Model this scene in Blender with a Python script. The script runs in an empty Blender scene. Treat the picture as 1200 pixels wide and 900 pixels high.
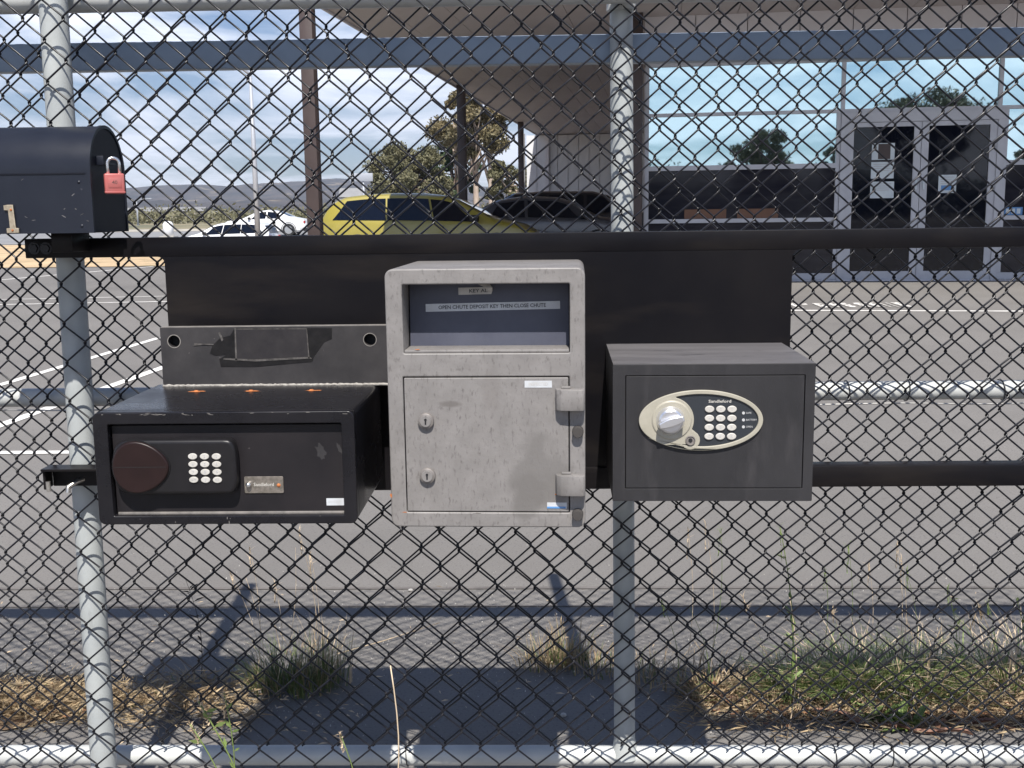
import bpy, bmesh, math, random
import numpy as np
from mathutils import Vector, Matrix, noise

R_ = math.radians
S = bpy.context.scene
C = bpy.data.collections.new('scene'); S.collection.children.link(C)

# ------------------------------------------------------------------ camera
PSI, PITCH, ROLL, FPX, EYE = R_(1.5), R_(8.9), -0.0125, 1280.0, 1.27
CR = (Matrix.Rotation(PSI, 3, 'Z') @ Matrix.Rotation(R_(90) - PITCH, 3, 'X') @ Matrix.Rotation(ROLL, 3, 'Z'))
cd = bpy.data.cameras.new('camera'); cam = bpy.data.objects.new('camera', cd); C.objects.link(cam)
cam.matrix_world = Matrix.Translation((0, 0, EYE)) @ CR.to_4x4()
cd.sensor_width = 36; cd.lens = 36 * FPX / 1200; cd.clip_start = 0.05; cd.clip_end = 20000
S.camera = cam

# ------------------------------------------------------------------ light
SUN_EL, SUN_AZ = R_(54.5), R_(-4.5)      # shadows run towards +Y, a little to -X
sd = bpy.data.lights.new('sun', 'SUN'); sun = bpy.data.objects.new('sun', sd); C.objects.link(sun)
sd.energy = 5.0; sd.angle = R_(0.5); sd.color = (1.0, 0.955, 0.89)
sdir = Vector((math.sin(SUN_AZ) * math.cos(SUN_EL), math.cos(SUN_AZ) * math.cos(SUN_EL), -math.sin(SUN_EL)))
sun.rotation_euler = sdir.to_track_quat('-Z', 'Y').to_euler()
W = bpy.data.worlds.new('World'); S.world = W; W.use_nodes = True
nt = W.node_tree; nt.nodes.clear()
def N(t, kind, **kw):
    n = t.nodes.new(kind)
    for k, v in kw.items():
        if k in n.inputs: n.inputs[k].default_value = v
        else: setattr(n, k, v)
    return n
wo = N(nt, 'ShaderNodeOutputWorld'); bg = N(nt, 'ShaderNodeBackground'); bg.inputs[1].default_value = 0.052
sky = N(nt, 'ShaderNodeTexSky', sky_type='NISHITA', sun_disc=False, sun_elevation=SUN_EL,
        sun_rotation=math.atan2(-sdir.x, -sdir.y), air_density=1.2, dust_density=0.1, ozone_density=3.0)
tc = N(nt, 'ShaderNodeTexCoord'); sx = N(nt, 'ShaderNodeSeparateXYZ'); nt.links.new(tc.outputs['Generated'], sx.inputs[0])
# clouds on a flat layer: direction / (z + small)
addz = N(nt, 'ShaderNodeMath', operation='ADD'); nt.links.new(sx.outputs[2], addz.inputs[0]); addz.inputs[1].default_value = 0.10
mx = N(nt, 'ShaderNodeMath', operation='MAXIMUM'); nt.links.new(addz.outputs[0], mx.inputs[0]); mx.inputs[1].default_value = 0.03
dv = N(nt, 'ShaderNodeVectorMath', operation='DIVIDE'); cb = N(nt, 'ShaderNodeCombineXYZ')
for i in range(3): nt.links.new(mx.outputs[0], cb.inputs[i])
nt.links.new(tc.outputs['Generated'], dv.inputs[0]); nt.links.new(cb.outputs[0], dv.inputs[1])
mp = N(nt, 'ShaderNodeMapping'); mp.inputs['Scale'].default_value = (1.0, 0.8, 0.0); mp.inputs['Location'].default_value = (3.1, 1.7, 0)
nt.links.new(dv.outputs[0], mp.inputs[0])
cn = N(nt, 'ShaderNodeTexNoise', Scale=0.9, Detail=6.0, Roughness=0.55, Distortion=0.4); nt.links.new(mp.outputs[0], cn.inputs['Vector'])
cr = N(nt, 'ShaderNodeMapRange'); cr.inputs['From Min'].default_value = 0.41; cr.inputs['From Max'].default_value = 0.59
nt.links.new(cn.outputs['Fac'], cr.inputs['Value'])
mixw = N(nt, 'ShaderNodeMix', data_type='RGBA'); mixw.inputs['B'].default_value = (18.5, 19.0, 21.0, 1)
mm = N(nt, 'ShaderNodeMath', operation='MULTIPLY'); nt.links.new(cr.outputs[0], mm.inputs[0])
zf_ = N(nt, 'ShaderNodeMapRange', interpolation_type='SMOOTHSTEP'); nt.links.new(sx.outputs[2], zf_.inputs['Value'])      # broken cloud low down, clear overhead
zf_.inputs['From Min'].default_value = 0.16; zf_.inputs['From Max'].default_value = 0.50; zf_.inputs['To Min'].default_value = 0.95; zf_.inputs['To Max'].default_value = 0.05
nt.links.new(zf_.outputs[0], mm.inputs[1])
nt.links.new(mm.outputs[0], mixw.inputs['Factor'])
tint = N(nt, 'ShaderNodeMix', data_type='RGBA', blend_type='MULTIPLY'); tint.inputs['Factor'].default_value = 1.0; tint.inputs['B'].default_value = (0.84, 0.96, 1.24, 1)
nt.links.new(sky.outputs[0], tint.inputs['A']); nt.links.new(tint.outputs['Result'], mixw.inputs['A'])
nt.links.new(mixw.outputs['Result'], bg.inputs[0]); nt.links.new(bg.outputs[0], wo.inputs[0])
S.view_settings.view_transform = 'Standard'; S.view_settings.look = 'None'; S.view_settings.gamma = 1
S.view_settings.use_curve_mapping = False; S.view_settings.exposure = 0.62

# ------------------------------------------------------------------ placing helpers
def ray(px, py): return CR @ Vector(((px - 600) / FPX, -(py - 450) / FPX, -1))
def P(px, py, Y):
    r = ray(px, py); t = Y / r.y
    return Vector((r.x * t, Y, EYE + r.z * t))
def sst(a, b, x):
    t = min(1, max(0, (x - a) / (b - a))); return t * t * (3 - 2 * t)
def gz(x, y):
    z = 0.20 * min(1, max(0, (y - 4) / 11.5))
    z -= 0.66 * math.exp(-((x + 12.5) / 5) ** 2 - ((y - 50) / 9) ** 2)
    return z
def G(px, py, lift=0.0):
    r = ray(px, py); t = EYE / -r.z
    for _ in range(12):
        t = (EYE - gz(r.x * t, r.y * t)) / -r.z
    return Vector((r.x * t, r.y * t, gz(r.x * t, r.y * t) + lift))

# ------------------------------------------------------------------ object helpers
def link(o, parent=None):
    C.objects.link(o)
    if parent is not None: o.parent = parent
    return o
def mesh_obj(name, verts, faces, mat, parent=None, smooth=False, loc=None):
    me = bpy.data.meshes.new(name); me.from_pydata([tuple(v) for v in verts], [], faces); me.update()
    if mat: me.materials.append(mat)
    if smooth: me.polygons.foreach_set('use_smooth', [True] * len(me.polygons))
    o = bpy.data.objects.new(name, me); link(o, parent)
    if loc is not None: o.location = loc
    return o
def tag(o, label=None, cat=None, group=None, kind=None):
    if label: o['label'] = label
    if cat: o['category'] = cat
    if group: o['group'] = group
    if kind: o['kind'] = kind
    return o
def empty(name, loc, rz=0.0, label=None, cat=None, group=None):
    o = bpy.data.objects.new(name, None); o.empty_display_size = 0.1; link(o)
    o.location = loc; o.rotation_euler = (0, 0, rz); tag(o, label, cat, group); return o
class MB:
    def __init__(s): s.v = []; s.f = []
    def add(s, v, f):
        b = len(s.v); s.v += [tuple(p) for p in v]; s.f += [tuple(i + b for i in q) for q in f]; return s
    def box(s, x0, x1, y0, y1, z0, z1, M=None):
        v = [Vector((x, y, z)) for z in (z0, z1) for y in (y0, y1) for x in (x0, x1)]
        if M: v = [M @ p for p in v]
        return s.add(v, [(0, 2, 3, 1), (4, 5, 7, 6), (0, 1, 5, 4), (2, 6, 7, 3), (0, 4, 6, 2), (1, 3, 7, 5)])
    def tube(s, pts, r, n=8, cap=True):
        pts = [Vector(p) for p in pts]; rr = r if hasattr(r, '__len__') else [r] * len(pts)
        b = len(s.v); up = Vector((0, 0, 1)); prev = None
        for i, p in enumerate(pts):
            d = (pts[min(i + 1, len(pts) - 1)] - pts[max(i - 1, 0)]).normalized()
            a = d.cross(up if abs(d.z) < 0.9 else Vector((0, 1, 0)))
            if prev is not None:
                a = prev - d * prev.dot(d)
            a.normalize(); prev = a.copy(); c = d.cross(a)
            for k in range(n):
                t = 2 * math.pi * k / n
                s.v.append(tuple(p + (a * math.cos(t) + c * math.sin(t)) * rr[i]))
        for i in range(len(pts) - 1):
            for k in range(n):
                k2 = (k + 1) % n
                s.f.append((b + i * n + k, b + i * n + k2, b + (i + 1) * n + k2, b + (i + 1) * n + k))
        if cap:
            s.f.append(tuple(b + k for k in reversed(range(n)))); s.f.append(tuple(b + (len(pts) - 1) * n + k for k in range(n)))
        return s
    def lathe(s, c, prof, n=24, M=None):      # prof: (r, y) about a local -Y axis (towards the viewer)
        b = len(s.v)
        for r, y in prof:
            for k in range(n):
                t = 2 * math.pi * k / n
                p = Vector((r * math.cos(t), y, r * math.sin(t)))
                if M: p = M @ p
                s.v.append(tuple(Vector(c) + p))
        for i in range(len(prof) - 1):
            for k in range(n):
                k2 = (k + 1) % n
                s.f.append((b + i * n + k, b + i * n + k2, b + (i + 1) * n + k2, b + (i + 1) * n + k))
        s.f.append(tuple(b + k for k in range(n))); s.f.append(tuple(b + (len(prof) - 1) * n + k for k in reversed(range(n))))
        return s
    def build(s, name, mat, parent=None, smooth=False, loc=None):
        return mesh_obj(name, s.v, s.f, mat, parent, smooth, loc)
def auto_smooth(o, ang=35):
    me = o.data; bm = bmesh.new(); bm.from_mesh(me)
    bmesh.ops.recalc_face_normals(bm, faces=bm.faces)
    for f in bm.faces: f.smooth = True
    for e in bm.edges:
        if len(e.link_faces) == 2 and e.calc_face_angle(0) > R_(ang): e.smooth = False
    bm.to_mesh(me); bm.free(); return o
def bevel(o, w, seg=2, ang=30):
    me = o.data; bm = bmesh.new(); bm.from_mesh(me); bmesh.ops.recalc_face_normals(bm, faces=bm.faces)
    es = [e for e in bm.edges if len(e.link_faces) == 2 and e.calc_face_angle(0) > R_(ang)]
    bmesh.ops.bevel(bm, geom=es, offset=w, segments=seg, affect='EDGES', profile=0.5, clamp_overlap=True)
    bm.to_mesh(me); bm.free(); return auto_smooth(o)
def bbox(name, x0, x1, y0, y1, z0, z1, mat, parent=None, bw=0.0, seg=2, M=None):
    o = MB().box(x0, x1, y0, y1, z0, z1, M).build(name, mat, parent)
    return bevel(o, bw, seg) if bw else o
def rrect(x0, x1, z0, z1, r, n=6):
    out = []
    for cx, cz, a0 in ((x1 - r, z1 - r, 0), (x0 + r, z1 - r, 90), (x0 + r, z0 + r, 180), (x1 - r, z0 + r, 270)):
        for k in range(n + 1):
            a = R_(a0 + 90 * k / n); out.append((cx + r * math.cos(a), cz + r * math.sin(a)))
    return out
def ellipse(cx, cz, a, b, n=48): return [(cx + a * math.cos(2 * math.pi * k / n), cz + b * math.sin(2 * math.pi * k / n)) for k in range(n)]
def plate(name, outer, holes, y0, y1, mat, parent=None, bw=0.0, res=1):
    """a plate with holes in the local x-z plane, from y0 (front) to y1 (back)"""
    cu = bpy.data.curves.new('tmp', 'CURVE'); cu.dimensions = '2D'; cu.fill_mode = 'BOTH'
    for loop in [outer] + list(holes):
        sp = cu.splines.new('POLY'); sp.points.add(len(loop) - 1); sp.use_cyclic_u = True
        for p, q in zip(sp.points, loop): p.co = (q[0], q[1], 0, 1)
    cu.extrude = max((y1 - y0) / 2 - bw, 0.0001); cu.bevel_depth = bw; cu.bevel_resolution = res; cu.offset = -bw
    t = bpy.data.objects.new('tmp', cu); C.objects.link(t)
    dg = bpy.context.evaluated_depsgraph_get(); me = bpy.data.meshes.new_from_object(t.evaluated_get(dg))
    bpy.data.objects.remove(t); bpy.data.curves.remove(cu)
    yc = (y0 + y1) / 2
    for v in me.vertices: v.co = (v.co.x, yc - v.co.z, v.co.y)
    me.materials.clear(); me.materials.append(mat); me.name = name
    o = bpy.data.objects.new(name, me); link(o, parent); return auto_smooth(o)
def text(name, body, h, mat, parent, x, y, z, align='CENTER', ext=0.0002, width=None, bold=0.0, M=None):
    cu = bpy.data.curves.new('tmp', 'FONT'); cu.body = body; cu.size = h; cu.align_x = align; cu.align_y = 'CENTER'
    cu.extrude = ext; cu.offset = bold; cu.resolution_u = 2
    t = bpy.data.objects.new('tmp', cu); C.objects.link(t)
    dg = bpy.context.evaluated_depsgraph_get(); me = bpy.data.meshes.new_from_object(t.evaluated_get(dg))
    bpy.data.objects.remove(t); bpy.data.curves.remove(cu)
    sxx = 1.0
    if width:
        xs = [v.co.x for v in me.vertices]; sxx = width / max(1e-6, max(xs) - min(xs))
    for v in me.vertices:
        p = Vector((v.co.x * sxx, -v.co.z, v.co.y))
        if M: p = M @ p
        v.co = (x + p.x, y + p.y, z + p.z)
    me.materials.clear(); me.materials.append(mat); me.name = name
    o = bpy.data.objects.new(name, me); link(o, parent); return o

# ------------------------------------------------------------------ materials
def mat(name, c1, c2=None, rough=0.6, metal=0.0, scale=8.0, detail=6.0, lo=0.35, hi=0.65, bump=0.0, bscale=None, stretch=(1, 1, 1),
        c3=None, s3=30.0, t3=(0.62, 0.68), st3=(1, 1, 1), rvar=0.0, ior=1.5, spec=None, coat=0.0, bd=0.001):
    m = bpy.data.materials.new(name); m.use_nodes = True; t = m.node_tree; b = t.nodes['Principled BSDF']
    b.inputs['Roughness'].default_value = rough; b.inputs['Metallic'].default_value = metal; b.inputs['IOR'].default_value = ior
    if spec is not None: b.inputs['Specular IOR Level'].default_value = spec
    if coat: b.inputs['Coat Weight'].default_value = coat; b.inputs['Coat Roughness'].default_value = 0.1
    b.inputs['Base Color'].default_value = (*c1, 1)
    tx = N(t, 'ShaderNodeTexCoord')
    def nz(sc, st, det=detail):
        mpn = N(t, 'ShaderNodeMapping'); mpn.inputs['Scale'].default_value = st
        t.links.new(tx.outputs['Object'], mpn.inputs[0])
        n = N(t, 'ShaderNodeTexNoise', Scale=sc, Detail=det, Roughness=0.6); t.links.new(mpn.outputs[0], n.inputs['Vector']); return n
    last = None
    if c2:
        n = nz(scale, stretch); r = N(t, 'ShaderNodeMapRange'); r.inputs['From Min'].default_value = lo; r.inputs['From Max'].default_value = hi
        t.links.new(n.outputs['Fac'], r.inputs['Value'])
        mxn = N(t, 'ShaderNodeMix', data_type='RGBA'); mxn.inputs['A'].default_value = (*c1, 1); mxn.inputs['B'].default_value = (*c2, 1)
        t.links.new(r.outputs[0], mxn.inputs['Factor']); last = mxn.outputs['Result']
        if rvar:
            rr = N(t, 'ShaderNodeMapRange'); rr.inputs['To Min'].default_value = rough - rvar; rr.inputs['To Max'].default_value = rough + rvar
            t.links.new(r.outputs[0], rr.inputs['Value']); t.links.new(rr.outputs[0], b.inputs['Roughness'])
    if c3:
        n = nz(s3, st3); r = N(t, 'ShaderNodeMapRange'); r.inputs['From Min'].default_value = t3[0]; r.inputs['From Max'].default_value = t3[1]
        t.links.new(n.outputs['Fac'], r.inputs['Value'])
        mxn = N(t, 'ShaderNodeMix', data_type='RGBA'); mxn.inputs['B'].default_value = (*c3, 1)
        if last: t.links.new(last, mxn.inputs['A'])
        else: mxn.inputs['A'].default_value = (*c1, 1)
        t.links.new(r.outputs[0], mxn.inputs['Factor']); last = mxn.outputs['Result']
    if last: t.links.new(last, b.inputs['Base Color'])
    if bump:
        n = nz(bscale or scale * 4, stretch); bp = N(t, 'ShaderNodeBump', Strength=bump, Distance=bd)
        t.links.new(n.outputs['Fac'], bp.inputs['Height']); t.links.new(bp.outputs[0], b.inputs['Normal'])
    m['_last'] = 0
    return m
M = {}
M['asphalt'] = mat('asphalt', (0.146, 0.137, 0.127), (0.196, 0.184, 0.171), rough=0.92, scale=0.55, detail=12.0, lo=0.3, hi=0.7, bump=0.7, bscale=170, bd=0.004,
                   c3=(0.105, 0.099, 0.093), s3=120, t3=(0.54, 0.68))
M['paint_white'] = mat('road paint', (0.80, 0.78, 0.74), (0.62, 0.60, 0.56), rough=0.8, scale=6, c3=(0.3, 0.28, 0.26), s3=25, t3=(0.64, 0.72))
M['paint_worn'] = mat('worn road paint', (0.66, 0.64, 0.60), (0.25, 0.235, 0.22), rough=0.8, scale=14, lo=0.45, hi=0.6)
M['far_road'] = mat('far road', (0.20, 0.20, 0.205), (0.25, 0.25, 0.25), rough=0.9, scale=0.3)
M['sand'] = mat('dry sandy verge', (0.58, 0.42, 0.25), (0.42, 0.31, 0.18), rough=0.95, scale=0.8, bump=0.4, bscale=8, bd=0.05, c3=(0.25, 0.20, 0.11), s3=1.2, t3=(0.55, 0.68))
M['kerb'] = mat('pale concrete', (0.50, 0.47, 0.42), (0.40, 0.38, 0.34), rough=0.9, scale=1)
M['field'] = mat('dry field', (0.27, 0.22, 0.13), (0.17, 0.16, 0.10), rough=0.95, scale=0.06, lo=0.35, hi=0.65, c3=(0.06, 0.075, 0.04), s3=0.05, t3=(0.5, 0.6))
M['soil'] = mat('verge soil', (0.17, 0.105, 0.06), (0.09, 0.06, 0.04), rough=0.97, scale=14, bump=1.0, bscale=60, bd=0.012, c3=(0.34, 0.23, 0.13), s3=60, t3=(0.52, 0.62))
M['galv'] = mat('weathered grey pipe paint', (0.42, 0.44, 0.43), (0.34, 0.36, 0.36), rough=0.5, metal=0.0, scale=9, bump=0.15, bscale=60,
                c3=(0.25, 0.26, 0.26), s3=22, t3=(0.66, 0.74), st3=(1, 1, 0.25))
M['pipe_white'] = mat('whitish galvanised pipe', (0.52, 0.53, 0.51), (0.42, 0.43, 0.42), rough=0.42, metal=0.0, scale=8, bump=0.12, bscale=50,
                      c3=(0.28, 0.25, 0.22), s3=26, t3=(0.68, 0.76), st3=(0.4, 1, 1))
M['rail_grey'] = mat('grey steel tinted shade blue', (0.26, 0.325, 0.41), (0.22, 0.28, 0.36), rough=0.45, scale=5, bump=0.1, bscale=60,
                     c3=(0.18, 0.19, 0.20), s3=18, t3=(0.64, 0.74), st3=(0.3, 1, 1))  # blue tint of the shade on the rail is put into this colour
M['wire'] = mat('black vinyl coated wire', (0.008, 0.008, 0.011), rough=0.30, spec=0.42)
M['tie'] = mat('bright tie wire', (0.45, 0.44, 0.42), rough=0.35, metal=0.8)
M['black_steel'] = mat('black gloss steel', (0.005, 0.0048, 0.0065), (0.008, 0.007, 0.0078), spec=0.15, rough=0.36, scale=4, rvar=0.07, c3=(0.020, 0.0165, 0.0145), s3=4.5, t3=(0.50, 0.78), st3=(0.45, 1, 2.2), bump=0.04, bscale=40)
M['bolt'] = mat('blackened bolt', (0.03, 0.03, 0.034), rough=0.4, metal=0.6)
M['zinc'] = mat('zinc bolt', (0.62, 0.60, 0.56), (0.45, 0.42, 0.38), rough=0.32, metal=0.9, scale=90)
M['safe_black'] = mat('satin black safe paint', (0.0075, 0.0073, 0.0095), (0.013, 0.012, 0.014), spec=0.32, rough=0.32, scale=7, lo=0.4, hi=0.7, rvar=0.09, bump=0.06, bscale=260,
                      c3=(0.16, 0.15, 0.15), s3=90, t3=(0.74, 0.79))
M['safe_door'] = mat('matt black safe door', (0.012, 0.0108, 0.0125), (0.019, 0.0165, 0.018), spec=0.25, rough=0.45, scale=9, bump=0.1, bscale=300,
                     c3=(0.12, 0.11, 0.11), s3=70, t3=(0.73, 0.78))
M['bracket'] = mat('dusty dark grey bracket', (0.026, 0.0245, 0.026), (0.042, 0.039, 0.040), spec=0.3, rough=0.6, scale=18, bump=0.1, bscale=200, c3=(0.22, 0.2, 0.19), s3=60, t3=(0.70, 0.78))
M['bracket_edge'] = mat('worn and lit edge tone', (0.24, 0.22, 0.20), (0.15, 0.14, 0.13), rough=0.6, scale=60)  # pale tone for scratches, rims and the painted lit top edge
M['tape'] = mat('black tape', (0.007, 0.0065, 0.007), (0.014, 0.013, 0.013), spec=0.25, rough=0.45, scale=50, bump=0.3, bscale=120, c3=(0.35, 0.33, 0.30), s3=55, t3=(0.70, 0.76))
M['tape_grey'] = mat('old tape', (0.022, 0.020, 0.022), (0.032, 0.029, 0.03), spec=0.3, rough=0.4, scale=40, bump=0.2, bscale=90)
M['tape_residue'] = mat('tape residue', (0.10, 0.092, 0.086), (0.035, 0.032, 0.03), rough=0.8, scale=120)
M['weld'] = mat('weld dust', (0.40, 0.38, 0.34), (0.20, 0.185, 0.17), rough=0.9, scale=120, bump=1.0, bscale=200, bd=0.002)
M['rust'] = mat('rust', (0.50, 0.17, 0.05), (0.30, 0.10, 0.035), rough=0.9, scale=200, bump=0.5, bscale=300)
M['plastic'] = mat('black plastic lock', (0.010, 0.0096, 0.0105), (0.014, 0.013, 0.0145), spec=0.3, rough=0.36, scale=30)
M['brown_plastic'] = mat('faded brown smoked plastic', (0.013, 0.0065, 0.0062), (0.019, 0.009, 0.0085), spec=0.3, rough=0.36, scale=16, rvar=0.05)
M['button'] = mat('off white button', (0.52, 0.50, 0.46), (0.44, 0.42, 0.38), rough=0.4, scale=100)
M['print'] = mat('dark print', (0.03, 0.03, 0.035), rough=0.6)
M['print_grey'] = mat('grey print', (0.45, 0.45, 0.45), rough=0.6)
M['label'] = mat('white label', (0.52, 0.54, 0.56), (0.44, 0.45, 0.46), rough=0.5, scale=60)
M['label_dirty'] = mat('dirty label', (0.48, 0.46, 0.43), (0.36, 0.34, 0.32), rough=0.6, scale=70)
M['label_blue'] = mat('blue label', (0.10, 0.25, 0.50), rough=0.5)
M['metal_plate'] = mat('tarnished metal name plate', (0.34, 0.30, 0.26), (0.2, 0.18, 0.15), rough=0.4, metal=0.7, scale=150)
M['hammer'] = mat('light grey hammered paint', (0.180, 0.169, 0.161), (0.222, 0.209, 0.200), rough=0.50, scale=26, detail=10.0, lo=0.35, hi=0.65, bump=0.3, bscale=140, bd=0.0012,
                  c3=(0.128, 0.118, 0.112), s3=105, t3=(0.545, 0.68), st3=(1.9, 1, 0.75))
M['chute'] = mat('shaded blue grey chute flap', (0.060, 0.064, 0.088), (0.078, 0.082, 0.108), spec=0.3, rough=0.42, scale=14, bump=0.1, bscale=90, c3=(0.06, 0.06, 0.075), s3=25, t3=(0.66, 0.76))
M['groove'] = mat('groove', (0.05, 0.045, 0.042), rough=0.9)
M['lock_metal'] = mat('grey lock cylinder', (0.22, 0.20, 0.185), (0.16, 0.145, 0.135), rough=0.45, metal=0.2, scale=120)
M['hole'] = mat('dark hole', (0.008, 0.008, 0.01), rough=0.7)
M['safe_char'] = mat('charcoal powder coat', (0.0225, 0.0218, 0.0235), (0.031, 0.030, 0.032), spec=0.3, rough=0.5, scale=10, stretch=(1, 1, 0.5), bump=0.2, bscale=420, bd=0.0006,
                     c3=(0.050, 0.047, 0.049), s3=16, t3=(0.55, 0.85), st3=(1.6, 1, 0.35), rvar=0.05)
M['ivory'] = mat('ivory plastic bezel', (0.37, 0.345, 0.28), (0.32, 0.30, 0.24), rough=0.45, scale=40)
M['keypad_dark'] = mat('dark keypad membrane', (0.026, 0.030, 0.036), rough=0.35)
M['chrome'] = mat('satin metal knob', (0.72, 0.72, 0.74), rough=0.28, metal=0.85)
M['mailbox'] = mat('blue black mailbox paint', (0.0095, 0.0115, 0.019), (0.013, 0.0155, 0.024), spec=0.35, rough=0.38, scale=6, rvar=0.05, bump=0.05, bscale=50, c3=(0.10, 0.10, 0.115), s3=50, t3=(0.72, 0.80))
M['mailbox_door'] = mat('mailbox door paint', (0.005, 0.006, 0.012), (0.009, 0.010, 0.016), spec=0.25, rough=0.5, scale=20, c3=(0.08, 0.08, 0.09), s3=60, t3=(0.66, 0.76))
M['brass'] = mat('aged numeral', (0.42, 0.36, 0.27), (0.30, 0.25, 0.18), rough=0.5, metal=0.4, scale=150)
M['pad_red'] = mat('faded red padlock', (0.42, 0.105, 0.095), (0.38, 0.12, 0.11), rough=0.42, scale=60)
M['steel'] = mat('shackle steel', (0.70, 0.70, 0.70), rough=0.25, metal=0.95)
M['brown_post'] = mat('brown painted post', (0.050, 0.034, 0.031), (0.065, 0.045, 0.040), rough=0.5, scale=3)
M['soffit'] = mat('taupe soffit sheet', (0.40, 0.36, 0.355), (0.43, 0.39, 0.385), rough=0.6, scale=1.2)
M['soffit_join'] = mat('soffit joint', (0.28, 0.25, 0.245), rough=0.7)
M['wall_white'] = mat('white ribbed wall sheet', (0.66, 0.66, 0.67), (0.58, 0.585, 0.60), rough=0.6, scale=0.8)
M['wall_grey'] = mat('grey cladding', (0.62, 0.60, 0.62), (0.66, 0.64, 0.66), rough=0.6, scale=1.0)
M['alu'] = mat('silver window frame', (0.50, 0.505, 0.535), (0.44, 0.445, 0.475), rough=0.45, metal=0.15, scale=4)
M['glass_mirror'] = mat('reflective coated glass', (0.56, 0.72, 0.74), rough=0.015, metal=1.0)
M['glass_dark'] = mat('dark tinted glass', (0.003, 0.004, 0.010), rough=0.03, ior=1.45)
M['glass_low'] = mat('dark lower glass', (0.010, 0.010, 0.018), (0.030, 0.029, 0.036), spec=0.4, rough=0.05, scale=2.2, stretch=(0.5, 1, 2.5))
M['reflection_brown'] = mat('brown reflection tone', (0.17, 0.085, 0.05), (0.13, 0.065, 0.04), rough=0.7, scale=1.5)  # colour of a reflection in the lower glass, as plain base colour
M['dark_wall'] = mat('dark lower wall', (0.028, 0.028, 0.045), (0.035, 0.035, 0.05), rough=0.6, scale=2)
M['paper'] = mat('paper notice', (0.62, 0.68, 0.70), (0.5, 0.56, 0.60), rough=0.7, scale=3)
M['car_yellow'] = mat('yellow green car paint', (0.32, 0.265, 0.035), (0.29, 0.24, 0.032), rough=0.3, scale=1, coat=0.8)
M['car_silver'] = mat('dark grey car paint', (0.065, 0.068, 0.08), (0.055, 0.058, 0.07), rough=0.3, metal=0.4, scale=1, coat=0.8)
M['car_black'] = mat('black car paint', (0.014, 0.014, 0.018), rough=0.22, coat=0.9)
M['car_white'] = mat('white car paint', (0.78, 0.78, 0.78), rough=0.3, coat=0.7)
M['car_glass'] = mat('car window glass', (0.004, 0.006, 0.013), rough=0.05, ior=1.4)
M['tyre'] = mat('tyre rubber', (0.018, 0.018, 0.018), rough=0.85)
M['rim'] = mat('alloy wheel', (0.5, 0.5, 0.5), rough=0.3, metal=0.8)
M['trim'] = mat('black trim', (0.015, 0.015, 0.016), rough=0.6)
M['lamp_red'] = mat('tail lamp', (0.35, 0.02, 0.02), rough=0.2)
M['lamp_clear'] = mat('headlamp', (0.6, 0.62, 0.65), rough=0.1)
M['pole'] = mat('pale light pole', (0.34, 0.36, 0.40), rough=0.5, metal=0.1)
M['bark'] = mat('pale gum bark', (0.44, 0.36, 0.29), (0.26, 0.20, 0.16), rough=0.9, scale=2.5, stretch=(1, 1, 0.3))
M['bark_dark'] = mat('dark bark', (0.14, 0.10, 0.075), (0.09, 0.065, 0.05), rough=0.9, scale=4)
M['leaf_olive'] = mat('olive gum leaves', (0.165, 0.150, 0.078), (0.085, 0.085, 0.042), rough=0.65, scale=1.1)
M['leaf_warm'] = mat('brownish gum leaves', (0.21, 0.165, 0.085), (0.10, 0.09, 0.045), rough=0.65, scale=1.1)
M['leaf_green'] = mat('green leaves', (0.050, 0.080, 0.028), (0.030, 0.050, 0.020), rough=0.6, scale=1.0)
M['hill'] = mat('wooded hillside', (0.085, 0.070, 0.066), (0.040, 0.040, 0.044), rough=0.95, scale=0.018, lo=0.38, hi=0.6, c3=(0.26, 0.21, 0.15), s3=0.022, t3=(0.60, 0.66))
M['belt'] = mat('distant scrub', (0.105, 0.095, 0.055), (0.055, 0.058, 0.035), rough=0.95, scale=0.12, c3=(0.24, 0.18, 0.12), s3=0.09, t3=(0.58, 0.66))
M['far_wall'] = mat('distant shed wall', (0.33, 0.29, 0.26), rough=0.8)
M['straw'] = mat('dry straw grass', (0.46, 0.36, 0.22), (0.24, 0.165, 0.09), rough=0.8, scale=18)
M['straw_pale'] = mat('pale dry stalks', (0.62, 0.50, 0.36), (0.48, 0.37, 0.24), rough=0.8, scale=18)
M['litter_rust'] = mat('rusty leaf litter', (0.30, 0.15, 0.07), (0.17, 0.085, 0.05), rough=0.85, scale=20)
M['weed_green'] = mat('green weed leaves', (0.12, 0.18, 0.040), (0.19, 0.24, 0.075), rough=0.55, scale=16)
M['weed_dark'] = mat('dark green blades', (0.085, 0.125, 0.030), (0.14, 0.17, 0.055), rough=0.6, scale=16)
M['bark_strip'] = mat('fallen bark', (0.30, 0.17, 0.12), (0.20, 0.11, 0.08), rough=0.9, scale=30, stretch=(0.2, 1, 1))
M['twig'] = mat('dark twig', (0.03, 0.024, 0.02), rough=0.9)
M['dust'] = mat('dusty top coat', (0.135, 0.128, 0.130), (0.095, 0.090, 0.093), rough=0.6, scale=9, stretch=(0.5, 2, 1), lo=0.3, hi=0.6, c3=(0.05, 0.048, 0.05), s3=20, t3=(0.60, 0.70), st3=(0.6, 2, 1))
M['seam'] = mat('asphalt seam', (0.11, 0.10, 0.093), (0.16, 0.146, 0.135), rough=0.9, scale=14)
M['stone'] = mat('stone chip', (0.5, 0.48, 0.44), (0.35, 0.33, 0.3), rough=0.9, scale=60)

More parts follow.
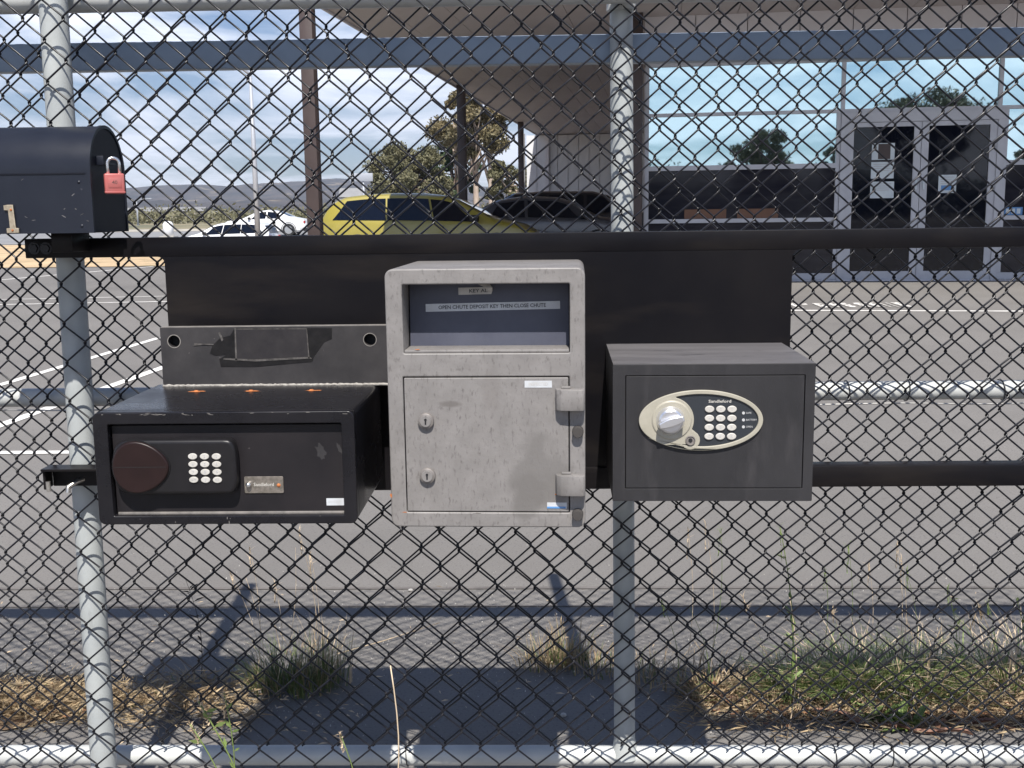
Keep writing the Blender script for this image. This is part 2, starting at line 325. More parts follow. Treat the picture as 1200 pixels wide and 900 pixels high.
def grime(m, marks):
    """stains of their own shape on a painted face: (cx, cz, rx, rz, colour, amount) in the object's own x-z"""
    t = m.node_tree; b = t.nodes['Principled BSDF']; src = b.inputs['Base Color'].links[0].from_socket
    tx = N(t, 'ShaderNodeTexCoord')
    nn = N(t, 'ShaderNodeTexNoise', Scale=22.0, Detail=4.0); t.links.new(tx.outputs['Object'], nn.inputs['Vector'])
    for cx, cz, rx, rz, col, amt in marks:
        mpn = N(t, 'ShaderNodeMapping'); mpn.inputs['Location'].default_value = (-cx / rx, 0, -cz / rz); mpn.inputs['Scale'].default_value = (1 / rx, 0, 1 / rz)
        t.links.new(tx.outputs['Object'], mpn.inputs[0])
        ln = N(t, 'ShaderNodeVectorMath', operation='LENGTH'); t.links.new(mpn.outputs[0], ln.inputs[0])
        ad = N(t, 'ShaderNodeMath', operation='MULTIPLY_ADD'); t.links.new(nn.outputs['Fac'], ad.inputs[0]); ad.inputs[1].default_value = 2.0; t.links.new(ln.outputs['Value'], ad.inputs[2])
        r = N(t, 'ShaderNodeMapRange'); r.inputs['From Min'].default_value = 1.7; r.inputs['From Max'].default_value = 2.1
        r.inputs['To Min'].default_value = amt; r.inputs['To Max'].default_value = 0
        t.links.new(ad.outputs[0], r.inputs['Value'])
        mxn = N(t, 'ShaderNodeMix', data_type='RGBA'); t.links.new(r.outputs[0], mxn.inputs['Factor']); t.links.new(src, mxn.inputs['A']); mxn.inputs['B'].default_value = (*col, 1)
        src = mxn.outputs['Result']
    t.links.new(src, b.inputs['Base Color'])

# ================================================================== SETTING
def sheet(name, xs, ys, m, lift=0.0, kind='structure', zf=gz):
    v = [(x, y, zf(x, y) + lift) for y in ys for x in xs]; nx = len(xs)
    f = [(j * nx + i, j * nx + i + 1, (j + 1) * nx + i + 1, (j + 1) * nx + i) for j in range(len(ys) - 1) for i in range(nx - 1)]
    return tag(mesh_obj(name, v, f, m, smooth=True), kind=kind)
gx = [-4000, -1200, -300, -100, -60, -40] + [-30 + i for i in range(0, 61)] + [40, 60, 100, 300, 1200, 4000]
gy = [-4000, -600, -100, -30, -8, 0, 1, 2, 3, 4] + [4 + 1.15 * i for i in range(1, 11)] + [15.5 + 2 * i for i in range(1, 31)] + [90, 120, 200, 500, 1500, 5200]
sheet('ground', gx, gy, M['asphalt'])
sheet('dry_field', [-4000, -800, -150, -60, -30, -10, 20, 60, 150, 900, 4000], [92, 120, 200, 500, 1500, 5000], M['field'], lift=0.03)
sheet('sandy_verge', [-90, -60, -40] + [-30 + i for i in range(25)], [24 + i * 1.2 for i in range(19)], M['sand'], lift=0.012)
sheet('far_road', [-200, -90, -60, -40] + [-30 + 2 * i for i in range(16)], [47 + i * 2 for i in range(18)], M['far_road'], lift=0.008)
kb = MB(); kb.box(-200, -2, 84, 84.5, 0.1, 0.36)
tag(kb.build('far_kerb', M['kerb']), kind='structure')

def line_on_ground(a, b, w, m, name='parking_line', seg=10, lift=0.004):
    A, B = G(*a), G(*b); d = (B - A); d.z = 0; n = Vector((-d.y, d.x, 0)).normalized() * w / 2
    vs, fs = [], []
    for i in range(seg + 1):
        p = A + d * i / seg
        for s in (-1, 1):
            q = p + n * s; vs.append((q.x, q.y, gz(q.x, q.y) + lift))
    for i in range(seg): fs.append((2 * i, 2 * i + 1, 2 * i + 3, 2 * i + 2))
    return tag(mesh_obj(name, vs, fs, m), kind='structure')
line_on_ground((-160, 499), (187, 396), 0.075, M['paint_white'])
line_on_ground((-160, 556), (230, 417), 0.085, M['paint_white'])
line_on_ground((-150, 532), (640, 527), 0.07, M['paint_white'])
line_on_ground((-200, 346), (560, 279), 0.10, M['paint_white'])
line_on_ground((-200, 361), (700, 344), 0.07, M['paint_white'])
line_on_ground((-200, 355.5), (700, 337), 0.05, M['paint_white'])
line_on_ground((640, 363), (1500, 366), 0.085, M['paint_white'])
# worn stencilled bay lettering seen edge-on above the right-hand line
g0 = G(932, 361.5); g1 = G(1080, 361.5)
rnd = random.Random(3)
lm = MB()
nL = 9
for i in range(nL):
    t0 = i / nL; px = g0.x + (g1.x - g0.x) * t0; wL = (g1.x - g0.x) / nL * 0.66; py = g0.y
    for (a, b_, c, d) in ((0, .18, 0, .5), (.82, 1, 0, .5), (0.18, .82, 0.40, .5), (0.18, .82, 0.0, .10), (.18, .82, .2, .3)):
        if rnd.random() < 0.28: continue
        lm.add([(px + wL * a, py + c, gz(px, py) + .008), (px + wL * b_, py + c, gz(px, py) + .008), (px + wL * b_, py + d, gz(px, py + .5) + .008), (px + wL * a, py + d, gz(px, py + .5) + .008)], [(0, 1, 2, 3)])
tag(lm.build('bay_lettering', M['paint_worn']), kind='structure')

line_on_ground((-300, 691), (1600, 688), 0.022, M['seam'], 'asphalt_seam', lift=0.003)
line_on_ground((-300, 712), (1600, 709), 0.014, M['seam'], 'asphalt_seam', lift=0.003)
# hills
def ridge(name, prof, D, m, base=-20, depth=400, amp=1.0, cell=None, zb=0):
    xs = np.linspace(prof[0][0], prof[-1][0], 240)
    px = [p[0] for p in prof]; pz = [p[1] for p in prof]
    vs, fs = [], []; rows = 14
    for j in range(rows):
        t = j / (rows - 1)
        for x in xs:
            top = P(x, np.interp(x, px, pz), D).z
            X = P(x, 250, D).x
            k = math.sin(t * math.pi / 2) ** 0.9
            nzv = noise.fractal(Vector((X * 0.012, t * 4, D * .01)), 0.8, 2.0, 6) * amp
            z = zb + (top - zb) * k + nzv * (0.25 + 0.75 * t)
            vs.append((X, D - depth * (1 - t), z))
    n = len(xs)
    for j in range(rows - 1):
        for i in range(n - 1): fs.append((j * n + i, j * n + i + 1, (j + 1) * n + i + 1, (j + 1) * n + i))
    # back slope
    b = len(vs)
    for x in xs: vs.append((P(x, 250, D).x, D + depth * .6, base))
    for i in range(n - 1): fs.append(((rows - 1) * n + i, (rows - 1) * n + i + 1, b + i + 1, b + i))
    return tag(mesh_obj(name, vs, fs, m, smooth=True), kind='structure')
ridge('hills', [(-900, 244), (-500, 232), (-200, 225), (0, 232), (110, 238), (146, 230), (172, 221), (220, 218), (261, 217), (281, 221), (313, 217), (357, 214), (400, 210),
                (430, 212), (480, 214), (540, 218), (640, 222), (800, 226), (1100, 232), (1500, 240)], 2600, M['hill'], amp=7, depth=700)
ridge('hills', [(-900, 244), (-200, 241), (60, 243), (130, 240), (200, 236), (260, 238), (330, 233), (400, 236), (500, 235), (700, 238), (1200, 241), (1500, 243)], 1300, M['hill'], amp=4, depth=300)

# ================================================================== CHAIN LINK
def field_disp(x, z, seed, amp):
    a = noise.noise(Vector((x * 1.6 + seed, z * 1.6, seed * 3.1))); b = noise.noise(Vector((x * 1.6 - seed, z * 1.6 + 9, seed)))
    a2 = noise.noise(Vector((x * 7 + seed, z * 7, seed * 1.7))); b2 = noise.noise(Vector((x * 7, z * 7 + seed, 4)))
    c = noise.noise(Vector((x * 2.2, z * 2.2, seed + 20)))
    return a * amp + a2 * amp * 0.28, c * amp * 0.5, b * amp + b2 * amp * 0.28
def chain_link(parent, Y, x0, x1, z0, z1, node, seed, w=0.0748, h=0.0752, r=0.0019, amp=0.008, skew=0.0):
    hw = w / 2; hh = h / 2; tk = 0.0030; rr = random.Random(seed)
    i0 = math.floor((x0 - node[0]) / hw); i1 = math.ceil((x1 - node[0]) / hw)
    k0 = math.floor((z0 - node[1]) / hh); k1 = math.ceil((z1 - node[1]) / hh)
    for i in range(i0, i1):
        xl = node[0] + i * hw; pts = []
        for k in range(k0, k1 + 1):
            zc = node[1] + k * hh
            left = ((k + i) % 2 == 0)          # node lies at i=0,k=0: wire 0 at its left end
            xe = xl - r * 0.9 if left else xl + hw + r * 0.9
            s = 1 if left else -1
            for dz, dx, dy in ((-0.0050, 0.0042, s), (-0.0015, 0.0003, s * 0.5), (0.0030, 0.0006, -s * 0.5), (0.0066, 0.0050, -s)):
                x = xe + s * dx; z = zc + dz; d = field_disp(x, z, seed, amp)
                pts.append((x + d[0] + skew * (z - 1.1), Y + dy * tk + d[1], z + d[2]))
        MB().tube(pts, r, 5).build('wire', M['wire'], parent, smooth=True)

# fixed fence: leaning end post, top pipe, front mesh
X0, X1 = -1.60, 1.66
XL, XR = -2.7, 2.7
fence = empty('chain_link_fence', (0, 2.1, 0), label='black chain link mesh in front of the posts, hung from the whitish top pipe', cat='fence')
def W2L(par, p): return Vector(p) - Vector(par.location)
A, B = P(62, 0, 2.10), P(122, 900, 2.10); d = (A - B) / (A.z - B.z)
def on(zz, Bp=B, dd=d): return Bp + dd * (zz - Bp.z)
pm = MB().tube([on(-0.05), on(1.0), on(2.13)], 0.0258, 28)
fp = pm.build('post', M['galv'], fence); auto_smooth(fp); fp.location = -Vector(fence.location)
pc = MB().tube([on(2.13), on(2.145), on(2.152)], [0.0275, 0.026, 0.012], 28).build('post_cap', M['galv'], fp); auto_smooth(pc)
zt = (P(20, 3, 2.14).z + P(700, -16, 2.14).z) / 2
tp = MB().tube([(XL, 2.152, zt), (0, 2.152, zt), (XR, 2.152, zt)], 0.0242, 24).build('top_pipe', M['pipe_white'], fence); auto_smooth(tp); tp.location = -Vector(fence.location)
nf = P(976, 349, 2.06)
hold = len(C.objects)
chain_link(fence, 2.06, X0, X1, 0.03, 1.92, (nf.x, nf.z), 5, amp=0.0040, skew=0.004)
for o in fence.children:
    if o.name.startswith('wire'): o.location = -Vector(fence.location)

# gate frame behind it with its own mesh
gate = empty('gate', (0, 2.213, 0), label='pipe framed gate panel behind the black mesh with grey blue box rail near its top', cat='gate')
def gadd(o): o.location = -Vector(gate.location); return o
zr1 = (P(400, 47, 2.235).z + P(900, 35.5, 2.235).z) / 2; zr0 = (P(400, 80, 2.235).z + P(900, 69.5, 2.235).z) / 2
o = gadd(bbox('box_rail', XL, XR, 2.229, 2.262, zr0, zr1, M['rail_grey'], gate, 0.003, 2))
zb = (P(300, 885, 2.213).z + P(900, 885, 2.213).z) / 2
zm = (P(60, 466, 2.213).z + P(1080, 457, 2.213).z) / 2
for nm, zz, r in (('bottom_pipe', zb, 0.0213), ('middle_pipe', zm, 0.0192)):
    o = MB().tube([(XL, 2.213, zz), (0, 2.213, zz), (XR, 2.213, zz)], r, 24).build(nm, M['pipe_white'], gate); auto_smooth(o); gadd(o)
A2, B2 = P(728, 5, 2.213), P(732, 868, 2.213); d2 = (A2 - B2) / (A2.z - B2.z)
o = MB().tube([B2 + d2 * (zz - B2.z) for zz in (zb, zb + .015, zb + 0.04, 1.0, 2.12)], [0.031, 0.027, 0.0225, 0.0225, 0.0225], 28).build('upright', M['galv'], gate); auto_smooth(o); gadd(o)
q = B2 + d2 * (P(728, 9, 2.213).z - B2.z)
o = MB().tube([q + Vector((0, 0, -.006)), q + Vector((0, 0, .006))], 0.0285, 28).build('collar', M['pipe_white'], gate); auto_smooth(o); gadd(o)
nb = P(998, 341, 2.183)
chain_link(gate, 2.183, X0, X1, 0.16, 1.92, (nb.x, nb.z), 11, w=0.0758, h=0.0797, amp=0.0042, skew=-0.004)
for o in gate.children:
    if o.name.startswith('wire'): gadd(o)
# tension wire and ties along the middle pipe
tw = [(x, 2.187, zm - 0.023 + 0.004 * noise.noise(Vector((x * 5, 0, 3)))) for x in np.linspace(X0, X1, 60)]
gadd(MB().tube(tw, 0.0016, 6).build('tension_wire', M['tie'], gate, smooth=True))
for tx_, sgn in ((-0.955, 1), (0.62, 1), (0.75, -1), (0.93, 1), (-0.30, 1), (1.3, 1)):
    for zz, rr_ in ((zm, 0.0215), (zb, 0.0236)):
        pts = [(tx_ + 0.010 * sgn * (a / 12.0), 2.213 + rr_ * math.cos(a * 0.52), zz + rr_ * math.sin(a * 0.52)) for a in range(13)]
        gadd(MB().tube(pts, 0.0012, 5).build('tie', M['wire'], gate, smooth=True))

# ================================================================== MOUNTING FRAME
frame = empty('mounting_frame', (0, 1.96, 0.5), label='black steel plate and two long bars that carry the three safes', cat='frame')
FL = -Vector(frame.location)
a = P(28, 280, 2.013); zt1 = a.z; zt0 = P(100, 302, 2.013).z
plx0 = P(195.5, 330, 2.02).x; plx1 = P(927, 330, 2.02).x; plz0 = P(700, 572, 2.02).z
# top bar: angle section with its end at the left
tb = MB().box(a.x, XR, 2.013, 2.019, zt0, zt1).build('top_bar', M['black_steel'], frame, loc=FL); bevel(tb, 0.0018, 2)
tf = bbox('top_flange', a.x, XR, 2.020, 2.050, zt1 - 0.006, zt1 - 0.0003, M['black_steel'], frame, 0.001); tf.location = FL
r_ = 0.012
outer = [(plx0 - r_, zt0 + 0.004), (plx0 - r_, zt0)] + [(plx0 - r_ + r_ * math.sin(R_(k)), zt0 - r_ + r_ * math.cos(R_(k))) for k in (15, 40, 65, 90)] + [(plx0, plz0), (plx1, plz0)] + \
        [(plx1 + r_ - r_ * math.sin(R_(k)), zt0 - r_ + r_ * math.cos(R_(k))) for k in (90, 65, 40, 15)] + [(plx1 + r_, zt0), (plx1 + r_, zt0 + 0.004)]
bp = plate('backing_plate', outer[::-1], [], 2.0140, 2.0186, M['black_steel'], frame); bp.location = FL
lb0 = P(50, 560, 2.005); zl1 = P(1100, 545.5, 2.005).z; zl0 = P(1100, 570, 2.005).z
lb = MB().box(P(560, 560, 2.005).x, XR, 2.005, 2.045, zl0, zl1).build('lower_bar', M['black_steel'], frame, loc=FL); bevel(lb, 0.002, 2)
zk1 = P(60, 549, 2.013).z; zk0 = P(60, 574, 2.013).z
# left end of the lower bar: channel with two bolts
xk = P(50, 560, 2.013).x
kk = MB().box(xk, P(300, 560, 2.005).x, 2.005, 2.046, zk1 - 0.005, zk1).box(xk, xk + 0.005, 2.013, 2.046, zk0, zk1 - .006).box(xk + 0.006, P(300, 560, 2.005).x, 2.042, 2.046, zk0, zk1 - .006).build('clamp_channel', M['black_steel'], frame, loc=FL); bevel(kk, 0.0012, 1)
for (px, py, ln) in ((60, 568, 0), (80, 571, 1)):
    c = P(px, py, 2.02)
    pts = [c + Vector((0, -.012, 0.009)), c + Vector((0, -.012, -.001)), c + Vector((0.0005, -.012, -0.010))] if not ln else [c + Vector((0.035, .045, 0.012)), c + Vector((0.012, .015, 0.008)), c + Vector((0, 0, 0.0)), c + Vector((-0.0005, -0.002, -0.010))]
    o = MB().tube(pts, 0.0045 if not ln else 0.0052, 12).build('bolt', M['zinc'], frame); auto_smooth(o); o.location = FL
for (px, py) in ((40, 291), (54, 291)):
    c = P(px, py, 2.013)
    o = MB().lathe(c, [(0.0, -0.004), (0.0075, -0.004), (0.0085, -0.002), (0.0085, 0.001)], 6).build('bolt', M['bolt'], frame); auto_smooth(o); o.location = FL
    o2 = MB().lathe(c, [(0.0, -0.001), (0.011, -0.001), (0.0115, 0.0005)], 20).build('washer', M['bolt'], frame); auto_smooth(o2); o2.location = FL
c = P(74, 289, 2.013)
for k in range(3):
    o = bbox('bolt', c.x - .006 + k * .013, c.x + .004 + k * .013, 2.007, 2.014, c.z - .006, c.z + .004, M['bolt'], frame, 0.001); o.location = FL
# strap joining the bars to the leaning post
o = bbox('post_strap', P(66, 290, 2.02).x, P(90, 290, 2.02).x, 2.052, 2.072, zt0 + 0.002, zt1 - 0.008, M['black_steel'], frame, 0.001); o.location = FL
o = bbox('post_strap', P(84, 560, 2.02).x, P(104, 560, 2.02).x, 2.047, 2.075, zk0 + 0.004, zk1 - 0.008, M['black_steel'], frame, 0.001); o.location = FL
o = bbox('post_strap', P(722, 560, 2.02).x, P(742, 560, 2.02).x, 2.047, 2.185, zl0 + 0.004, zl1 - 0.004, M['black_steel'], frame, 0.001); o.location = FL
o = bbox('post_strap', P(718, 285, 2.02).x, P(740, 285, 2.02).x, 2.052, 2.185, zt0 + 0.004, zt1 - 0.008, M['black_steel'], frame, 0.001); o.location = FL

# face mapping: photo pixels of a front face -> local (x, z) on it
class Face:
    def __init__(s, TL, TR, BL, BR, Wd, Ht): s.q = (TL, TR, BL, BR); s.W = Wd; s.H = Ht
    def __call__(s, px, py):
        TL, TR, BL, BR = s.q; u = v = 0.5
        for _ in range(12):
            yt = TL[1] + (TR[1] - TL[1]) * u; yb = BL[1] + (BR[1] - BL[1]) * u; v = (py - yt) / (yb - yt)
            xl = TL[0] + (BL[0] - TL[0]) * v; xr = TR[0] + (BR[0] - TR[0]) * v; u = (px - xl) / (xr - xl)
        return ((u - 0.5) * s.W, (1 - v) * s.H)

# ================================================================== LEFT SAFE
Y = 1.66
bl, br, tl, tr = P(115, 617, Y), P(419.5, 611.5, Y), P(109, 483, Y), P(413.5, 482.5, Y)
Wd = ((br - bl).x + (tr - tl).x) / 2; Ht = (tl.z + tr.z - bl.z - br.z) / 2; Dp = 0.285
ls = empty('electronic_safe', ((bl.x + br.x + tl.x + tr.x) / 4, Y, (bl.z + br.z) / 2), 0.0,
           'wide low black safe with brown oval knob cover and white keypad, under a bolted bracket', 'safe')
f = Face((109, 483), (413.5, 482.5), (115, 617), (419.5, 611.5), Wd, Ht)
r = 0.010; hw = Wd / 2
ox0, oz1 = f(127, 497); ox1, oz0 = f(404, 602)
bd = plate('body', rrect(-hw, hw, 0, Ht, r), [], 0.022, Dp, M['safe_black'], ls, 0.0)
fr = plate('door_frame', rrect(-hw, hw, 0, Ht, r), [rrect(ox0, ox1, oz0, oz1, 0.002, 2)], 0.0, 0.0215, M['safe_black'], ls, 0.0016, 2)
dr = plate('door', rrect(ox0 + .0015, ox1 - .0015, oz0 + .0015, oz1 - .004, 0.002, 2), [], 0.013, 0.021, M['safe_door'], ls, 0.0006)
lip = bbox('sill_lip', ox0 + .004, ox1 - .002, 0.0095, 0.0125, oz0, oz0 + 0.004, M['bracket_edge'], ls, 0.0005)
# lock housing with rounded right end, oval brown cover
hx0, hz1 = f(134, 514); hx1, hz0 = f(281, 577)
def housing(x0, x1, z0, z1):
    n = 14; rz = (z1 - z0) / 2; out = []
    for k in range(n + 1):
        a = R_(90 - 180 * k / n); out.append((x1 - 0.020 + 0.020 * math.copysign(abs(math.cos(a)) ** 0.6, math.cos(a)), (z0 + z1) / 2 + rz * math.copysign(abs(math.sin(a)) ** 0.55, math.sin(a))))
    for k in range(n + 1):
        a = R_(-90 - 180 * k / n); out.append((x0 + 0.035 + 0.035 * math.copysign(abs(math.cos(a)) ** 0.75, math.cos(a)), (z0 + z1) / 2 + rz * math.copysign(abs(math.sin(a)) ** 0.62, math.sin(a))))
    return out[::-1]
hs = plate('lock_housing', housing(hx0 - .0015, hx1, hz0, hz1), [], -0.010, 0.0128, M['plastic'], ls, 0.006, 4)
kx0, kz1 = f(134.5, 515.5); kx1, kz0 = f(203, 575)
n = 30; cx, cz, ra, rb = (kx0 + kx1) / 2, (kz0 + kz1) / 2, (kx1 - kx0) / 2, (kz1 - kz0) / 2
egg = [(cx + ra * math.cos(2 * math.pi * k / n), cz + rb * math.sin(2 * math.pi * k / n) * (1.0 - 0.20 * math.cos(2 * math.pi * k / n))) for k in range(n)]
kc = plate('knob_cover', egg, [], -0.0155, -0.009, M['brown_plastic'], ls, 0.003, 4)
x_, z_ = f(136, 545); x2, z2 = f(201, 545)
bbox('seam', x_ + .002, x2 - .003, -0.0158, -0.0154, z_ - .0003, z_ + .0004, M['trim'], kc)
lip2 = plate('cover_rim', [(cx + (ra + .0015) * math.cos(2 * math.pi * k / n), cz + (rb + .0015) * math.sin(2 * math.pi * k / n) * (1.0 - 0.20 * math.cos(2 * math.pi * k / n))) for k in range(n)],
             [egg], -0.0118, -0.0095, M['plastic'], hs)
for rI in range(4):
    for cI in range(3):
        bx, bz = f(229 + cI * 13.8 + rI * 0.35, 532.5 + rI * 9.1)
        plate('button', ellipse(bx, bz, 0.0072, 0.0049, 20), [], -0.0125, -0.0098, M['button'], hs, 0.0008, 1)
        s_ = ('1', '2', '3', '4', '5', '6', '7', '8', '9', 'ENT', '0', 'CLR')[rI * 3 + cI]
        text('digit', s_, 0.0062 if len(s_) == 1 else 0.0038, M['print_grey'], hs, bx, -0.01275, bz, ext=0.0001)
# name plate with knob
npx0, npz1 = f(284, 560); npx1, npz0 = f(331, 579)
npl = plate('name_plate', rrect(npx0, npx1, npz0, npz1, 0.002, 3), [], 0.0112, 0.0128, M['metal_plate'], ls, 0.0004)
text('lettering', 'Sandleford', 0.0078, M['button'], npl, (npx0 + npx1) / 2 + .0, 0.011, (npz0 + npz1) / 2 + .0005, ext=0.0001, bold=0.0001, width=0.032)
x_, z_ = f(290, 569)
kn = MB().lathe((x_, 0.011, z_), [(0, -0.007), (0.0028, -0.0068), (0.0042, -0.005), (0.0042, -0.002), (0.0036, 0.0)], 16).build('knob', M['steel'], npl); auto_smooth(kn, 50)
x_, z_ = f(325, 570)
sc = MB().lathe((x_, 0.0112, z_), [(0, -0.0015), (0.0024, -0.0012), (0.0032, 0.0)], 14).build('screw', M['rust'], npl); auto_smooth(sc, 50)
lx0, lz1 = f(381, 585); lx1, lz0 = f(402, 593)
lab = bbox('sticker', lx0, lx1, 0.0124, 0.0129, lz0, lz1, M['label'], ls)
text('lettering', 'SERVICE 24H', 0.004, M['print_grey'], lab, (lx0 + lx1) / 2, 0.0123, (lz0 + lz1) / 2, ext=0.0001, width=0.022)
# scuffs on the door (flakes of missing paint)
rnd = random.Random(8)
def flake(name, pts, y, m, parent, th=0.0003): return plate(name, pts, [], y - th, y, m, parent)
def ragged(cx, cz, rx, rz, n=18, j=0.35, seed=0, rot=0.0):
    rr = random.Random(seed); out = []
    for k in range(n):
        a = 2 * math.pi * k / n; q = 1 + rr.uniform(-j, j)
        x, z = rx * q * math.cos(a), rz * q * math.sin(a)
        out.append((cx + x * math.cos(rot) - z * math.sin(rot), cz + x * math.sin(rot) + z * math.cos(rot)))
    return out
x_, z_ = f(374, 530); flake('scuff', ragged(x_, z_, 0.0068, 0.013, seed=3, rot=0.35), 0.0131, M['bracket'], ls, 0.0002)
x_, z_ = f(396, 527); flake('scuff', ragged(x_, z_, 0.003, 0.009, seed=4, rot=0.25), 0.0131, M['bracket'], ls, 0.0002)
# edge scratches
for k in range(26):
    u = rnd.uniform(-hw + .01, hw - .01); ln = rnd.uniform(0.001, 0.006)
    if rnd.random() < 0.7: flake('scratch', ragged(u, Ht - rnd.uniform(0.001, 0.0045), ln, 0.0004, 8, 0.4, k, rnd.uniform(-.2, .2)), -0.00002, M['bracket_edge'], fr, 0.0002)
    else: flake('scratch', ragged(u, rnd.uniform(0.002, 0.016), 0.0005, ln * .5, 8, 0.4, k), -0.00002, M['bracket_edge'], fr, 0.0002)
# rusty screws on top
for px in (230, 294, 365):
    c = P(px, 458.5, 1.86) - Vector(ls.location)
    c.z = Ht; o = MB().lathe((c.x, c.y, c.z), [(0, -0.0028), (0.003, -0.0024), (0.0052, 0.0)], 14, Matrix.Rotation(R_(-90), 3, 'X')).build('rusty_screw', M['rust'], ls); auto_smooth(o, 50)
    v = [(c.x + p[0], c.y + p[1], Ht + .0005) for p in ragged(0.002, 0.0, 0.013, 0.006, 16, 0.4, int(px))]
    mesh_obj('rust_stain', v, [tuple(range(len(v)))], M['rust'], ls)
# upright mounting bracket on top, with two holes, tape and weld line
Yb = 0.262
tlb, trb, blb, brb = P(187, 384, Y + Yb), P(455, 382, Y + Yb), P(190, 438, Y + Yb), P(455, 438, Y + Yb)
L0 = Vector(ls.location)
bx0, bx1 = tlb.x - L0.x, trb.x - L0.x; bz0, bz1 = Ht - 0.002, tlb.z - L0.z
h1 = P(204, 400, Y + Yb) - L0; h2 = P(433.5, 398, Y + Yb) - L0
br_ = plate('bracket', rrect(bx0, bx1, bz0, bz1, 0.002, 2), [ellipse(h1.x, h1.z, 0.0108, 0.0108, 28), ellipse(h2.x, h2.z, 0.0108, 0.0108, 28)], Yb, Yb + 0.020, M['bracket'], ls, 0.0008)
bbox('lit_top_edge', bx0 + .001, bx1 - .001, Yb + .001, Yb + .0195, bz1, bz1 + .0006, M['bracket_edge'], br_)  # pale strip paints the light along the bracket's upper edge
for h in (h1, h2):
    plate('hole_rim', ellipse(h.x, h.z, 0.0122, 0.0122, 28), [ellipse(h.x, h.z, 0.0108, 0.0108, 28)], Yb - 0.0006, Yb, M['bracket_edge'], br_)
    plate('hole_back', ellipse(h.x, h.z, 0.0122, 0.0122, 28), [], Yb + 0.0202, Yb + .021, M['hole'], br_)
def bpix(px, py): q = P(px, py, Y + Yb) - L0; return (q.x, q.z)
flake('tape', [bpix(*p) for p in ((274, 386), (277, 384), (389, 384.5), (389, 397), (380, 401), (368, 418), (366, 424), (300, 430), (259, 430), (257, 421), (265, 416), (252, 417), (246, 414), (249, 405), (258, 396), (270, 393))][::-1], Yb - .0001, M['tape'], br_, 0.0004)
tg = flake('tape_panel', [bpix(*p) for p in ((276, 386), (359, 385), (362, 418), (277, 422))][::-1], Yb - .0007, M['tape_grey'], br_, 0.0005)
for pts in (((275, 384), (276.6, 384), (278, 423), (276, 423)), ((359, 385), (360, 385), (363, 420), (361.5, 420)), ((262, 419.5), (300, 421), (362, 418), (366, 420), (300, 423.5), (262, 421.5)), ((277, 385), (360, 384.6), (360, 385.6), (277, 386)),
            ((256, 390), (258, 389), (262, 398), (260, 400)), ((250, 403), (228, 402), (227, 405), (240, 404), (251, 404.4))):
    flake('tape_residue', [bpix(*p) for p in pts][::-1], Yb - .00122, M['tape_residue'], br_, 0.0001)
wv = MB(); xs = np.linspace(bx0, bx1, 110)
wv.tube([(x, Yb - 0.001, Ht + 0.0008 + 0.0010 * noise.noise(Vector((x * 160, 0, 1)))) for x in xs], [0.0026 + 0.0016 * noise.noise(Vector((x * 260, 3, 1))) for x in xs], 8).build('weld_bead', M['weld'], ls, smooth=True)
# bracket stays that tie it to the plate
bbox('bracket_stay', bx0 + .03, bx0 + .06, Yb + .0205, 2.0215 - Y, Ht + .012, Ht + .04, M['bracket'], ls)
bbox('bracket_stay', bx1 - .06, bx1 - .03, Yb + .0205, 2.0215 - Y, Ht + .012, Ht + .04, M['bracket'], ls)

# ================================================================== CENTRE DEPOSIT SAFE
Y = 1.715
q4 = ((449, 315.5), (686, 313.5), (459, 617), (685.5, 618.5))
tl, tr, bl, br = [P(*q, Y) for q in q4]
Wd = ((br - bl).x + (tr - tl).x) / 2; Ht = (tl.z + tr.z - bl.z - br.z) / 2; hw = Wd / 2; Dp = 0.295
cs = empty('deposit_safe', ((bl.x + br.x + tl.x + tr.x) / 4, Y, (bl.z + br.z) / 2), R_(-2.0),
           'tall light grey key deposit safe with open chute recess and two keyholes', 'safe')
f = Face(*q4, Wd, Ht)
grime(M['hammer'], [(f(632, 555)[0], f(632, 555)[1], 0.052, 0.064, (0.150, 0.141, 0.133), 0.8), (f(620, 590)[0], f(620, 590)[1], 0.028, 0.05, (0.140, 0.131, 0.123), 0.75),
                    (f(528, 471)[0], f(528, 471)[1], 0.020, 0.007, (0.12, 0.108, 0.10), 0.75), (f(575, 455)[0], f(575, 455)[1], 0.014, 0.04, (0.18, 0.165, 0.155), 0.5)])
cx0, cz1 = f(470, 333); cx1, cz0 = f(668, 411)
dx0, dz1 = f(471.5, 439); dx1, dz0 = f(667.5, 600.5)
r = 0.013
body = plate('body', rrect(-hw, hw, 0, Ht, r), [], 0.0782, Dp, M['hammer'], cs, 0.004, 3)
fm = plate('front', rrect(-hw, hw, 0, Ht, r), [rrect(cx0, cx1, cz0, cz1, 0.002, 2), rrect(dx0, dx1, dz0, dz1, 0.0015, 2)], 0.0, 0.078, M['hammer'], cs, 0.0022, 2)
g = 0.0016
door = plate('door', rrect(dx0 + g, dx1 - g, dz0 + g, dz1 - g, 0.0015, 2), [], 0.0004, 0.040, M['hammer'], cs, 0.0012, 2)
bbox('groove', dx0, dx1, 0.041, 0.0445, dz0, dz1, M['groove'], cs)
